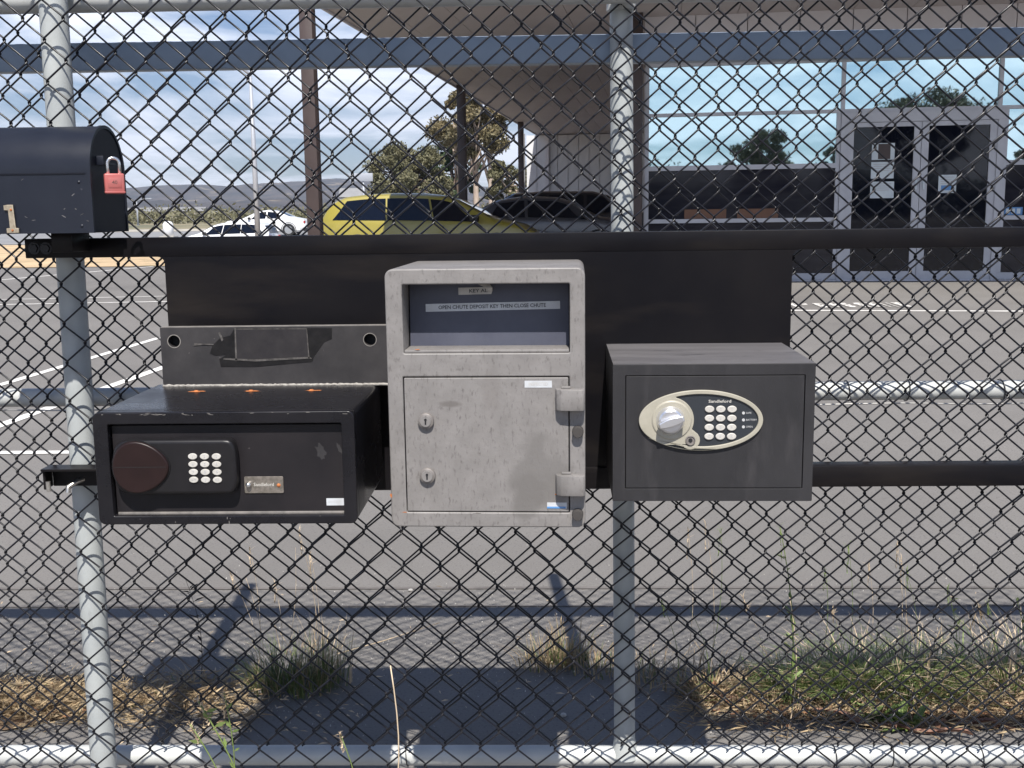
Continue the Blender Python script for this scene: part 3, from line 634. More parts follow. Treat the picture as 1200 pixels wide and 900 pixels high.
# chute flap slopes back from its bottom edge
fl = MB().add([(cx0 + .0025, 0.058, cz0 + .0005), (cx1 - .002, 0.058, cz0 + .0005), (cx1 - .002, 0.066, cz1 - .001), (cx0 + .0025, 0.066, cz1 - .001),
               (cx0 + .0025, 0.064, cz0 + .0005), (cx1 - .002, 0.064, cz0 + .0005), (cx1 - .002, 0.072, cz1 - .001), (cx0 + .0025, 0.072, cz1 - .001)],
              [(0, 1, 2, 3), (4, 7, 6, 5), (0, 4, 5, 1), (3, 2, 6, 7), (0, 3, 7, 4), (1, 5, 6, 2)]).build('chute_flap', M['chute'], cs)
sl = bbox('chute_sill', cx0 + .001, cx1 - .001, 0.001, 0.0575, cz0, cz0 + .0055, M['hammer'], cs, 0.002)
def flapy(z): return 0.058 + (z - cz0) / (cz1 - cz0) * 0.008
ax0, az1 = f(492, 357); ax1, az0 = f(656, 366)
zc = (az0 + az1) / 2; Mt = Matrix.Rotation(R_(0.3), 3, 'Y') @ Matrix.Rotation(-math.atan2(0.008, cz1 - cz0), 3, 'X')
def flap_strip(name, xa, xb, zc, h, m, parent, roll=0.0, off=0.0009, pts=None):
    Mr = Matrix.Rotation(-math.atan2(0.008, cz1 - cz0), 3, 'X') @ Matrix.Rotation(R_(roll), 3, 'Y')
    w = (xb - xa) / 2; xc = (xa + xb) / 2
    pts = pts or [(-w, -h / 2), (w, -h / 2), (w, h / 2), (-w, h / 2)]
    v = [Vector((xc, flapy(zc) - off, zc)) + Mr @ Vector((p[0], 0, p[1])) for p in pts] + [Vector((xc, flapy(zc) - off + 0.0005, zc)) + Mr @ Vector((p[0], 0, p[1])) for p in pts]
    n = len(pts); fs = [tuple(range(n)), tuple(reversed(range(n, 2 * n)))] + [(i, i + n, (i + 1) % n + n, (i + 1) % n) for i in range(n)]
    return mesh_obj(name, v, fs, m, parent), Mr
st, Mr = flap_strip('label_strip', ax0, ax1, zc, (az1 - az0) * 0.92, M['label'], fl, roll=-0.9)
text('lettering', 'OPEN CHUTE DEPOSIT KEY THEN CLOSE CHUTE', 0.0086, M['print'], fl, (ax0 + ax1) / 2 - .001, flapy(zc) - 0.0012, zc, width=(ax1 - ax0) * 0.80, ext=0.0001, bold=0.00012, M=Mr)
ax0b, az1b = f(532, 339); ax1b, az0b = f(574, 347.5); zcb = (az0b + az1b) / 2; hb = (az1b - az0b) * .95; wb = (ax1b - ax0b) / 2
st2, Mr2 = flap_strip('label_strip', ax0b, ax1b, zcb, hb, M['label_dirty'], fl, roll=-1.0, pts=[(-wb, -hb / 2), (wb * .92, -hb / 2), (wb, 0), (wb, hb / 2), (-wb, hb / 2)])
text('lettering', 'KEY AL', 0.0078, M['print'], fl, (ax0b + ax1b) / 2 + .0045, flapy(zcb) - 0.0012, zcb, width=0.030, ext=0.0001, bold=0.00012, M=Mr2)
xx, zz = f(566, 336.5)
cur = MB().add([(xx - .014, flapy(zz) - .001, zz + .002), (xx + .004, flapy(zz) - .001, zz + .0045), (xx + .011, flapy(zz) - .010, zz - .004), (xx + .008, flapy(zz) - .0065, zz - .0105), (xx - .003, flapy(zz) - .004, zz - .003)],
               [(0, 1, 4), (1, 2, 4), (2, 3, 4)]).build('curled_label_end', M['label_dirty'], fl)
# door labels
for (a_, b_, mname, txt) in (((615, 443.5), (647, 451.5), 'label', 'INSPECTED'), ((641, 588), (664, 595.5), 'label', None)):
    x0_, z1_ = f(*a_); x1_, z0_ = f(*b_)
    s_ = bbox('sticker', x0_, x1_, -0.0002, 0.0003, z0_, z1_, M[mname], door)
    if txt: text('lettering', txt, 0.007, M['label_dirty'], door, (x0_ + x1_) / 2, -0.0003, (z0_ + z1_) / 2, width=(x1_ - x0_) * .7, ext=0.0001)
    else: bbox('sticker_band', x0_, x1_ - .002, -0.0006, -0.0003, z0_ + .0005, z0_ + .0035, M['label_blue'], door)
for (px, py) in ((499.3, 490), (501.2, 555)):
    x_, z_ = f(px, py)
    lk = MB().lathe((x_, 0, z_), [(0, -0.0075), (0.0100, -0.0075), (0.0124, -0.0062), (0.0128, -0.0045), (0.0128, 0.001)], 32).build('keyhole_lock', M['lock_metal'], door); auto_smooth(lk, 30)
    o = MB().lathe((x_, -0.0077, z_), [(0, -0.0012), (0.0088, -0.0012), (0.0092, 0.0003)], 28).build('lock_face', M['hammer'], lk); auto_smooth(o, 30)
    kp = [(x_ + 0.0021 * math.cos(R_(a)), z_ + 0.0028 + 0.0021 * math.sin(R_(a))) for a in range(-50, 231, 28)] + [(x_ - 0.0011, z_ - 0.0052), (x_ + 0.0011, z_ - 0.0052)]
    plate('keyhole', kp, [], -0.0094, -0.0088, M['hole'], lk)
# strap hinges with barrels, round pin holes below each
for (ya, yb_) in ((452, 476.5), (553, 577)):
    x0_, z1_ = f(651, ya); x1_, z0_ = f(685, yb_)
    hb_ = MB()
    pr = [(x0_, -0.004), (x0_ + .002, -0.014), (x0_ + .009, -0.019), (x1_ - .012, -0.021), (x1_ - .003, -0.021), (x1_ + .0005, -0.017), (x1_ + .0005, 0.0), (x0_, 0.0)]
    v = [(p[0], p[1], z0_) for p in pr] + [(p[0], p[1], z1_) for p in pr]; n = len(pr)
    hb_.add(v, [tuple(range(n)), tuple(reversed(range(n, 2 * n)))] + [(i, i + n, (i + 1) % n + n, (i + 1) % n) for i in range(n)])
    hg = hb_.build('hinge', M['hammer'], cs); bevel(hg, 0.0014, 2)
    x2_, z2_ = f(666, ya - 3.2)
    o = bbox('hinge_cap', x2_ - .011, x2_ + .004, -0.0085, -0.0006, z1_ + .0002, z1_ + .0035, M['label'] if 0 else M['hammer'], hg, 0.001)
for (px, py) in ((677, 505), (676.5, 604)):
    x_, z_ = f(px, py)
    o = plate('hinge_pin', rrect(x_ - .0092, x_ + .0092, z_ - .006, z_ + .0125, 0.0088, 8), [], -0.0012, -0.0001, M['groove'], cs)
    o = MB().lathe((x_, -0.0012, z_ + .003), [(0, -0.012), (0.0078, -0.0118), (0.0086, -0.010), (0.0086, 0.0)], 24).build('pin_stub', M['groove'], cs); auto_smooth(o, 40)
for k, (px, py, a_, b_) in enumerate(((651.5, 477.5, .0016, .0012), (651.5, 578, .0018, .0014), (669, 441, .0012, .002), (474, 599.5, .004, .0008), (560, 600.8, .006, .0006), (489, 407, .005, .0006))):
    rx, rz = f(px, py); flake('rust_spot', ragged(rx, rz, a_, b_, 10, 0.4, 60 + k), -0.00005, M['rust'] if k % 2 else M['lock_metal'], cs, 0.0002)
rx, rz = f(458, 579.5); flake('rust_spot', ragged(rx, rz, 0.0016, 0.003, 10, 0.4, 5), -0.00005, M['rust'], cs, 0.0002)

# ================================================================== RIGHT SAFE
Y = 1.735
q4 = ((717.5, 427.5), (955.5, 426), (718.7, 587), (951, 587.5))
tl, tr, bl, br = [P(*q, Y) for q in q4]
Wd = ((br - bl).x + (tr - tl).x) / 2; Ht = (tl.z + tr.z - bl.z - br.z) / 2; hw = Wd / 2; Dp = 0.275
rs = empty('electronic_safe', ((bl.x + br.x + tl.x + tr.x) / 4, Y, (bl.z + br.z) / 2), R_(-1.2),
           'charcoal box safe with ivory oval bezel, silver dial and keypad at the right end', 'safe')
f = Face(*q4, Wd, Ht)
dx0, dz1 = f(732.5, 440); dx1, dz0 = f(940, 572.5)
plate('body', rrect(-hw, hw, 0, Ht, 0.0015, 2), [], 0.012, Dp, M['safe_char'], rs, 0.0)
fr = plate('front', rrect(-hw, hw, 0, Ht, 0.0015, 2), [rrect(dx0, dx1, dz0, dz1, 0.0008, 2)], 0.0, 0.0118, M['safe_char'], rs, 0.0006, 1)
bbox('groove', dx0, dx1, 0.0085, 0.0117, dz0, dz1, M['groove'], rs)
door = plate('door', rrect(dx0 + .0013, dx1 - .0013, dz0 + .0013, dz1 - .0013, 0.0008, 2), [], 0.0005, 0.0083, M['safe_char'], rs, 0.0006, 1)
rnd = random.Random(21)
for (px, py, l_, a_) in ((745, 434, .009, -.6), (783, 435, .010, -.55), (790, 451, .008, -.5), (798, 449, .006, -.5), (875, 427.6, .012, 0), (910, 427.6, .006, 0), (785, 427.8, .01, 0), (882, 516, .007, .3)):
    x_, z_ = f(px, py); flake('scratch', ragged(x_, z_, l_ * 0.6, 0.0008, 10, 0.4, int(px), a_), 0.0003 if 440 < py < 572 else -0.00005, M['bracket'], rs, 0.0002)
bbox('dusty_top', -hw + .0006, hw - .0006, .0008, Dp - .001, Ht + .0002, Ht + .0009, M['dust'], rs)
# oval bezel
ex0, ez1 = f(748.5, 456.5); ex1, ez0 = f(893, 526.5); ecx, ecz, ea, eb = (ex0 + ex1) / 2, (ez0 + ez1) / 2, (ex1 - ex0) / 2, (ez1 - ez0) / 2
ox, oz = f(786, 491); orad = (f(813, 491)[0] - ox)
kx, kz = f(809, 514.5); krad = 0.0155
# opening of the bezel: inner oval minus the knob disc lobe
inner = []
ia, ib = ea - 0.0075, eb - 0.0065
nn_ = 96; mid = []
for k in range(nn_):
    a = -math.pi * 0.999 + 2 * math.pi * k / nn_
    mid.append((ecx + ia * math.cos(a), ecz + ib * math.sin(a)))
def out_of(p): return (p[0] - ox) ** 2 + (p[1] - oz) ** 2 > orad ** 2 and (p[0] - kx) ** 2 + (p[1] - kz) ** 2 > krad ** 2
keep = [p for p in mid if out_of(p) and p[0] > ox + 0.001]
lobe = []
aT = math.atan2(keep[-1][1] - oz, keep[-1][0] - ox)
for k in range(1, 40):
    a = aT - (aT + math.pi * .6) * k / 40
    p = (ox + orad * 1.004 * math.cos(a), oz + orad * 1.004 * math.sin(a))
    if p[0] > ox and (p[0] - kx) ** 2 + (p[1] - kz) ** 2 > krad ** 2 and p[1] > kz: lobe.append(p)
aS = math.atan2(lobe[-1][1] - kz, lobe[-1][0] - kx); aE = math.atan2(keep[0][1] - kz, keep[0][0] - kx)
for k in range(1, 12):
    a = aS + (aE - aS) * k / 12; lobe.append((kx + krad * 1.004 * math.cos(a), kz + krad * 1.004 * math.sin(a)))
inner = keep + lobe
bz_ = plate('bezel', ellipse(ecx, ecz, ea, eb, 72), [inner], -0.0050, 0.0003, M['ivory'], rs, 0.0010, 2)
mem = plate('keypad_membrane', ellipse(ecx, ecz, ea - .002, eb - .002, 60), [], -0.0018, 0.0002, M['keypad_dark'], rs)
kb_ = MB().lathe((f(787, 491)[0], -0.005, f(787, 491)[1]), [(0, -0.002), (0.030, -0.002), (0.0315, -0.0010), (0.0325, 0.0)], 44).build('dial_collar', M['ivory'], rs); auto_smooth(kb_, 30)
dcx, dcz = f(785.5, 491)
dl = MB().lathe((dcx, -0.007, dcz), [(0, -0.010), (0.0165, -0.010), (0.0195, -0.008), (0.0225, -0.001), (0.023, 0.0)], 44).build('dial', M['chrome'], rs); auto_smooth(dl, 30)
Mg = Matrix.Rotation(R_(-18), 3, 'Y')
def grip(z):  # raised handle bar across the dial
    return z
gpts = []
for k in range(21):
    t = k / 20; x = -0.0205 + 0.041 * t; w = 0.0045 + 0.003 * math.sin(t * math.pi); gpts.append((x, w))
outer_g = [(x, w) for x, w in gpts] + [(x, -w) for x, w in reversed(gpts)]
outer_g = [((Mg @ Vector((x, 0, z))).x + dcx, (Mg @ Vector((x, 0, z))).z + dcz) for x, z in outer_g]
plate('dial_grip', outer_g[::-1], [], -0.0275, -0.0155, M['chrome'], dl, 0.0022, 3)
o = MB().lathe((kx, -0.005, kz), [(0, -0.0006), (0.0062, -0.0006), (0.0070, -0.0022), (0.0080, -0.0018), (0.0082, 0.0)], 26).build('key_cylinder', M['lock_metal'], rs); auto_smooth(o, 30)
plate('keyhole', ellipse(kx, kz, 0.0033, 0.0036, 16), [], -0.0060, -0.0054, M['hole'], o)
for rI in range(4):
    for cI in range(3):
        bx, bz = f(831.3 + cI * 13.1 - rI * 0.15, 478.3 + rI * 10.6)
        plate('button', ellipse(bx, bz, 0.0076, 0.0056, 20), [], -0.0048, -0.0019, M['button'], mem, 0.0011, 2)
        s_ = ('1', '2', '3', '4', '5', '6', '7', '8', '9', 'C', '0', 'E')[rI * 3 + cI]
        text('digit', s_, 0.0058, M['print_grey'], mem, bx, -0.0050, bz, ext=0.0001)
x_, z_ = f(843.5, 469.5); text('lettering', 'Sandleford', 0.0066, M['button'], mem, x_, -0.0020, z_, width=0.036, ext=0.0001, bold=0.0001)
for k, s_ in enumerate(('SAFE', 'BATTERY', 'OPEN')):
    x_, z_ = f(871, 483 + k * 8.1)
    plate('indicator', ellipse(x_, z_, 0.0024, 0.0024, 16), [], -0.0026, -0.0019, M['print_grey'], mem)
    text('lettering', s_, 0.0042, M['print_grey'], mem, x_ + 0.004, -0.0020, z_, align='LEFT', ext=0.0001)
# spacer that carries this safe off the plate
bbox('spacer', -hw + .03, hw - .06, Dp, Dp + .0085, 0.03, Ht - .03, M['black_steel'], rs)

# ================================================================== MAILBOX
Ym, Yn = 2.035, 1.873         # far and near side
xr = P(101, 200, Yn).x; zb_ = P(60, 273.5, Yn).z; ztop_arch = P(115, 148, (Ym + Yn) / 2).z
Lm = 0.28; wM = Ym - Yn; rad = wM / 2; zw = ztop_arch - zb_ - rad
mb = empty('mailbox', (xr, (Ym + Yn) / 2, zb_), R_(0.6), 'blue black arched mailbox with a brass 1 on its side, above the leaning post', 'mailbox')
def arch(x, R, z0=0.0, zs=zw, n=20):
    return [(x, -R, z0)] + [(x, -R * math.cos(math.pi * k / n), zs + R * math.sin(math.pi * k / n)) for k in range(n + 1)] + [(x, R, z0)]
sec = [arch(-Lm, rad * .985), arch(-Lm + .004, rad), arch(-.004, rad), arch(0, rad)]
b_ = MB()
for a_ in sec: b_.v += a_
n = len(sec[0])
for i in range(3):
    for k in range(n):
        b_.f.append((i * n + k, i * n + (k + 1) % n, (i + 1) * n + (k + 1) % n, (i + 1) * n + k))
b_.f.append(tuple(reversed(range(n)))); b_.f.append(tuple(range(3 * n, 4 * n)))
mo = b_.build('body', M['mailbox'], mb); auto_smooth(mo, 40)
# lap seam along the front where hood meets tray
bbox('seam', -Lm + .003, -.003, -rad - .0016, -rad + .0005, zw - .004, zw - .002, M['mailbox_door'], mb)
# rolled rim and recessed door at the right-hand end
rim = MB(); o1 = arch(0.0005, rad + .0015); o2 = arch(0.006, rad + .0015); i2 = arch(0.006, rad - .004); i1 = arch(0.0005, rad - .004)
for a_ in (o1, o2, i2, i1): rim.v += a_
for i in range(4):
    j = (i + 1) % 4
    for k in range(n - 1): rim.f.append((i * n + k, i * n + k + 1, j * n + k + 1, j * n + k))
ro = rim.build('rim', M['mailbox'], mb); auto_smooth(ro, 40)
dm = MB(); dm.v += arch(0.001, rad - .005, 0.002); dm.v += arch(0.004, rad - .005, 0.002)
dm.f += [tuple(reversed(range(n))), tuple(range(n, 2 * n))] + [(k, (k + 1) % n, (k + 1) % n + n, k + n) for k in range(n)]
do = dm.build('door', M['mailbox_door'], mb); auto_smooth(do, 40)
hz = P(130, 190, 1.93).z - zb_
bbox('hasp', -0.012, 0.0165, -0.0465, -0.0435, hz - .006, hz + .010, M['mailbox'], do, 0.001)
o = MB().box(0.004, 0.016, -0.020, 0.012, hz - .003, hz + 0.000).build('latch', M['mailbox'], do)
# numeral
nx = P(14, 255, Yn).x - xr; nz0 = P(16, 273, Yn).z - zb_; nz1 = P(16, 240, Yn).z - zb_
nw = 0.0046
one = [(nx - .0095, nz0), (nx + .0115, nz0), (nx + .0115, nz0 + .008), (nx + nw + .002, nz0 + .0085), (nx + nw, nz1), (nx - nw - .001, nz1), (nx - .0115, nz1 - .001), (nx - .0115, nz1 - .009), (nx - nw, nz1 - .0095), (nx - nw + .001, nz0 + .0085), (nx - .0095, nz0 + .008)]
nu = plate('numeral', one, [], -rad - .0040, -rad - .0003, M['brass'], mb, 0.0008)
for zz_ in (nz1 - .0085, nz0 + .0045):
    o = MB().lathe((nx + .001, -rad - .0042, zz_), [(0, -0.0012), (0.0016, -0.001), (0.0022, 0.0)], 12).build('screw', M['rust'], nu)
rnd = random.Random(31)
for k in range(11):
    x_ = -rnd.random() ** 1.3 * .16 - .004; z_ = rnd.uniform(.01, zw)
    flake('scratch', ragged(x_, z_, rnd.uniform(.0006, .005), rnd.uniform(.0003, .0008), 8, .4, k, rnd.uniform(-.6, .9)), -rad - .0001, M['dust'], mb, .0002)
for k, (x_, z_) in enumerate(((-.015, .012), (-.015, zw - .018), (-.20, .012))):
    o = MB().lathe((x_, -rad, z_), [(0, -0.0014), (0.0022, -0.001), (0.003, 0.0)], 12).build('rivet', M['mailbox'], mb); auto_smooth(o, 50)
# short stand under it
bbox('stand', P(67, 275, 1.95).x - xr, P(91, 275, 1.95).x - xr, -0.03, 0.05, -0.034, -0.0005, M['black_steel'], mb, 0.001)

# padlock hanging from the door hasp
pc = P(134, 214, 1.905)
pl = empty('padlock', pc, R_(26), 'faded red padlock with steel shackle hanging on the mailbox door', 'padlock')
pbz = 0.0165; 
pb = bbox('lock_body', -0.0165, 0.0165, -0.008, 0.008, -pbz - .003, pbz - .001, M['pad_red'], pl, 0.0028, 3)
bbox('lock_rim', -0.0168, 0.0168, -0.0083, 0.0083, -pbz - .0015, -pbz + .0015, M['pad_red'], pl, 0.0006)
bbox('embossed_panel', -0.011, 0.011, -0.0087, -0.0081, -0.009, 0.008, M['pad_red'], pl, 0.0002)
text('lettering', '40', 0.009, M['brown_post'], pl, 0, -0.0088, 0.0, ext=0.0001)
pts = [(-0.0095, 0, 0.012), (-0.0098, 0, 0.026)] + [(0.0098 * math.cos(R_(180 - a)), 0, 0.032 + 0.0098 * math.sin(R_(180 - a))) for a in range(0, 181, 15)] + [(0.0098, 0, 0.012)]
o = MB().tube(pts, 0.0029, 12).build('shackle', M['steel'], pl, smooth=True)

# ================================================================== BUILDING
BROT = R_(-6.5)
cn = P(754, 250, 16.9)
bo = empty('shop_building', (cn.x, cn.y, gz(cn.x, cn.y)), BROT, 'low shop building with mirrored glazing, double doors and a broad taupe canopy on brown posts', 'building')
bM = Matrix.Rotation(BROT, 3, 'Z'); bMi = bM.inverted(); bL = Vector(bo.location)
def F(px, py, depth=0.0):
    o_ = bMi @ (Vector((0, 0, EYE)) - bL); r = bMi @ ray(px, py); t = (depth - o_.y) / r.y
    return Vector((o_.x + r.x * t, depth, o_.z + r.z * t))
u0 = 0.0; u1 = 12.0
zTop = F(757, 77).z; zTr = (F(800, 135).z + F(985, 130).z) / 2; zSill = (F(757, 199).z + F(980, 193).z) / 2; zLow = F(860, 258.5).z
zCan = F(756, 20).z
uD0, uDm, uD1 = F(990, 240).x, F(1076, 240).x, F(1163, 240).x
fw = 0.055
def bb(name, x0, x1, y0, y1, z0, z1, m, parent=bo, bw=0.0): return bbox(name, x0, x1, y0, y1, z0, z1, m, parent, bw)
# wall panels above the glazing
nP = 16
for i in range(nP):
    xa = u0 + (u1 - u0) * i / nP; bb('wall_panel', xa + .006, xa + (u1 - u0) / nP - .006, -0.02, 0.10, zTop + .06, zCan - .002, M['wall_grey'])
bb('wall_core', u0, u1, 0.102, 0.20, zTop + .0, zCan - .004, M['soffit_join'])
bb('side_wall', u0 - .002, u0 + 0.14, 0.21, 22.0, 0, zCan - .004, M['wall_grey'])
# frames and panes
mull = [u0 + .06, uD0, uD1]; x_ = uD1
step = uD0 - u0
ups = [u0 + .05, F(988, 120).x, F(1172, 120).x, F(1172, 120).x + 2.6, u1]
for a_ in ups: bb('mullion', a_ - fw / 2, a_ + fw / 2, -.03, .06, zTr + .0255, zTop - .032, M['alu'])
bb('head_frame', u0 + .02, u1, -.032, .06, zTop - .03, zTop + .058, M['alu'])
bb('transom', u0 + .02, u1, -.031, .06, zTr - .025, zTr + .025, M['alu'])
for i in range(4): bb('upper_pane', ups[i] + fw / 2, ups[i + 1] - fw / 2, .010, .022, zTr + .025, zTop - .03, M['glass_mirror'])
bays = [(u0 + .02, uD0 - .10), (uD1 + .10, uD1 + 2.9), (uD1 + 2.9, u1)]
for (a_, c_) in bays:
    wn = bb('window', a_, a_ + fw, -.03, .06, 0.12, zTr - .0255, M['alu'])
    bb('sill', a_ + fw, c_ - fw, -.034, .06, zSill - .035, zSill + .035, M['alu'], wn)
    bb('frame', c_ - fw, c_, -.03, .06, 0.12, zTr - .0255, M['alu'], wn)
    bb('frame', a_ + fw, c_ - fw, -.033, .06, zLow - .03, zLow + .03, M['alu'], wn)
    bb('frame', a_, c_, -.033, .06, 0.02, .118, M['alu'], wn)
    bb('pane', a_ + fw, c_ - fw, .012, .024, zSill + .035, zTr - .0255, M['glass_mirror'], wn)
    bb('pane', a_ + fw, c_ - fw, .012, .024, zLow + .03, zSill - .035, M['glass_low'], wn)
    bb('pane', a_ + fw, c_ - fw, .012, .024, .118, zLow - .03, M['glass_low'], wn)
# brown reflection painted as two slabs on the lower glass of the first bay
w0, w1 = F(802, 250).x, F(851, 250).x; w2, w3 = F(864, 250).x, F(912, 250).x; zc1 = F(850, 245).z
bb('painted_reflection', w0, w1, -.004, .010, zLow + .032, zc1, M['reflection_brown']); bb('painted_reflection', w2, w3, -.004, .010, zLow + .032, zc1, M['reflection_brown'])
# double doors
zDh = F(1076, 126).z; zDi = F(1076, 142).z
bb('door_head', uD0 - .095, uD1 + .095, -.05, .08, zDi, zTr - .026, M['alu'])
bb('door_jamb', uD0 - .095, uD0 - .01, -.05, .08, .0, zDi - .002, M['alu']); bb('door_jamb', uD1 + .01, uD1 + .095, -.05, .08, .0, zDi - .002, M['alu'])
for (a_, c_) in ((uD0 - .008, uDm - .004), (uDm + .004, uD1 + .008)):
    dz0 = 0.015
    dd_ = bb('door', a_, a_ + .10, -.03, .03, dz0, zDi - .006, M['alu'])
    bb('door_stile', c_ - .10, c_, -.03, .03, dz0, zDi - .006, M['alu'], dd_)
    bb('door_rail', a_ + .10, c_ - .10, -.029, .029, dz0, dz0 + .13, M['alu'], dd_)
    bb('door_rail', a_ + .10, c_ - .10, -.029, .029, zDi - .07, zDi - .006, M['alu'], dd_)
    bb('pane', a_ + .10, c_ - .10, -.004, .006, dz0 + .13, zDi - .07, M['glass_dark'], dd_)
    hx = c_ - .05 if a_ < uDm - .3 else a_ + .05
    bb('handle', hx - .012, hx + .012, -.06, -.03, F(1085, 222).z, F(1085, 210).z, M['paper'], dd_)
pn = []
for (a_, c_, e_, g_) in ((1022, 168, 1048, 187), (1021, 190, 1047, 209), (1020, 213, 1047, 232), (1100, 205, 1120, 226)):
    A_, B_ = F(a_, c_), F(e_, g_)
    no = bb('door_notice', A_.x, B_.x, -.0065, -.0045, B_.z, A_.z, M['paper'])
    if c_ == 168: bb('notice_print', A_.x + .09, B_.x - .06, -.0085, -.007, B_.z + .01, A_.z - .01, M['brown_post'], no)
    elif c_ == 205: bb('notice_print', A_.x + .04, B_.x - .06, -.0085, -.007, B_.z + .04, B_.z + .11, M['label_blue'], no)
    for k in range(4):
        if c_ == 168: break
        zz_ = A_.z - .03 - k * .03
        if zz_ > B_.z + .12 or c_ != 205: bb('notice_print', A_.x + .03, B_.x - .04 - .03 * (k % 2), -.0085, -.007, zz_ - .008, zz_, M['print_grey'], no)
# dark sign plate in the right-hand bay
A_, B_ = F(1168, 243), F(1188, 252); sg = bb('window_sign', uD1 + .17, uD1 + .42, -.006, .010, B_.z, A_.z, M['label_blue'])
for k in range(3): bb('notice_print', uD1 + .19 + k * .075, uD1 + .19 + k * .075 + .05, -.009, -.007, B_.z + .02, A_.z - .02, M['paper'], sg)
# step and plinth
bb('plinth', u0 - .05, u1, -.045, .2, -.2, .014, M['wall_grey'])
# canopy: soffit panels, joints, edge beam, posts
pe = F(441, 40, 0)     # canopy left edge line, found at canopy height
def at_height(px, py, z):
    o_ = bMi @ (Vector((0, 0, EYE)) - bL); r = bMi @ ray(px, py); t = (z - o_.z) / r.z
    return o_ + r * t
e1, e2 = at_height(440, 38, zCan), at_height(580, 132, zCan)
xe = (e1.x + e2.x) / 2
yF, yB = -3.05, 26.0
nS = 20; sw = (u1 - xe) / nS
for i in range(nS):
    xa = xe + i * sw
    for j in range(3):
        ya = yF + (yB - yF) * j / 3; yb2 = yF + (yB - yF) * (j + 1) / 3
        bb('soffit_panel', xa + .004, xa + sw - .004, ya + .012, yb2 - .012, zCan, zCan + .02, M['soffit'])
bb('roof_deck', xe, u1, yF, yB, zCan + .022, zCan + .32, M['soffit_join'])
bb('fascia', xe - .03, xe - .002, yF - .03, yB, zCan - .03, zCan + .36, M['wall_grey'])
bb('fascia', xe, u1, yF - .03, yF - .002, zCan - .03, zCan + .36, M['wall_grey'])
for (px, w_) in ((366, .17), (542, .18), (611, .17)):
    # post under the edge: find y where the edge line passes this column
    best = None
    for k in range(400):
        yy = -3 + k * 0.075; wp = bM @ Vector((xe + .15, yy, zCan * .5)) + bL
        pv = CR.transposed() @ (wp - Vector((0, 0, EYE))); sx_ = 600 + FPX * pv.x / -pv.z
        if best is None or abs(sx_ - px) < best[0]: best = (abs(sx_ - px), yy)
    yy = best[1]; bb('post', xe + .15 - w_ / 2, xe + .15 + w_ / 2, yy - w_ / 2, yy + w_ / 2, -.05, zCan - .003, M['brown_post'], bo, 0.008)
pq = F(746, 200, -.32); bb('post', pq.x - .085, pq.x + .085, -.42, -.25, -.05, zCan - .003, M['brown_post'], bo, 0.008)
# rear white wing under the far end of the canopy
yW = 24.0
wa, wb2 = at_height(613, 200, 2.0), None
def FX(px, depth): return F(px, 200, depth).x
xw0 = FX(617, yW); xw1 = FX(790, yW)
nw_ = 14
for i in range(nw_):
    xa = xw0 + (xw1 - xw0) * i / nw_; bb('wall_sheet', xa + .01, xa + (xw1 - xw0) / nw_ - .01, yW, yW + .06, 0, zCan - .03, M['wall_white'])
bb('wing_core', xw0 + .003, xw1, yW + .07, yW + 4, 0, zCan - .04, M['wall_white'])
xd = FX(641, yW - .1); bb('downpipe', xd - .07, xd + .07, yW - .14, yW - .01, 0, zCan - .04, M['wall_grey'])
xd = FX(611, yW - 1.2); bb('wing_pier', xd - .09, xd + .12, yW - 1.3, yW - 1.0, 0, zCan - .04, M['wall_white'])

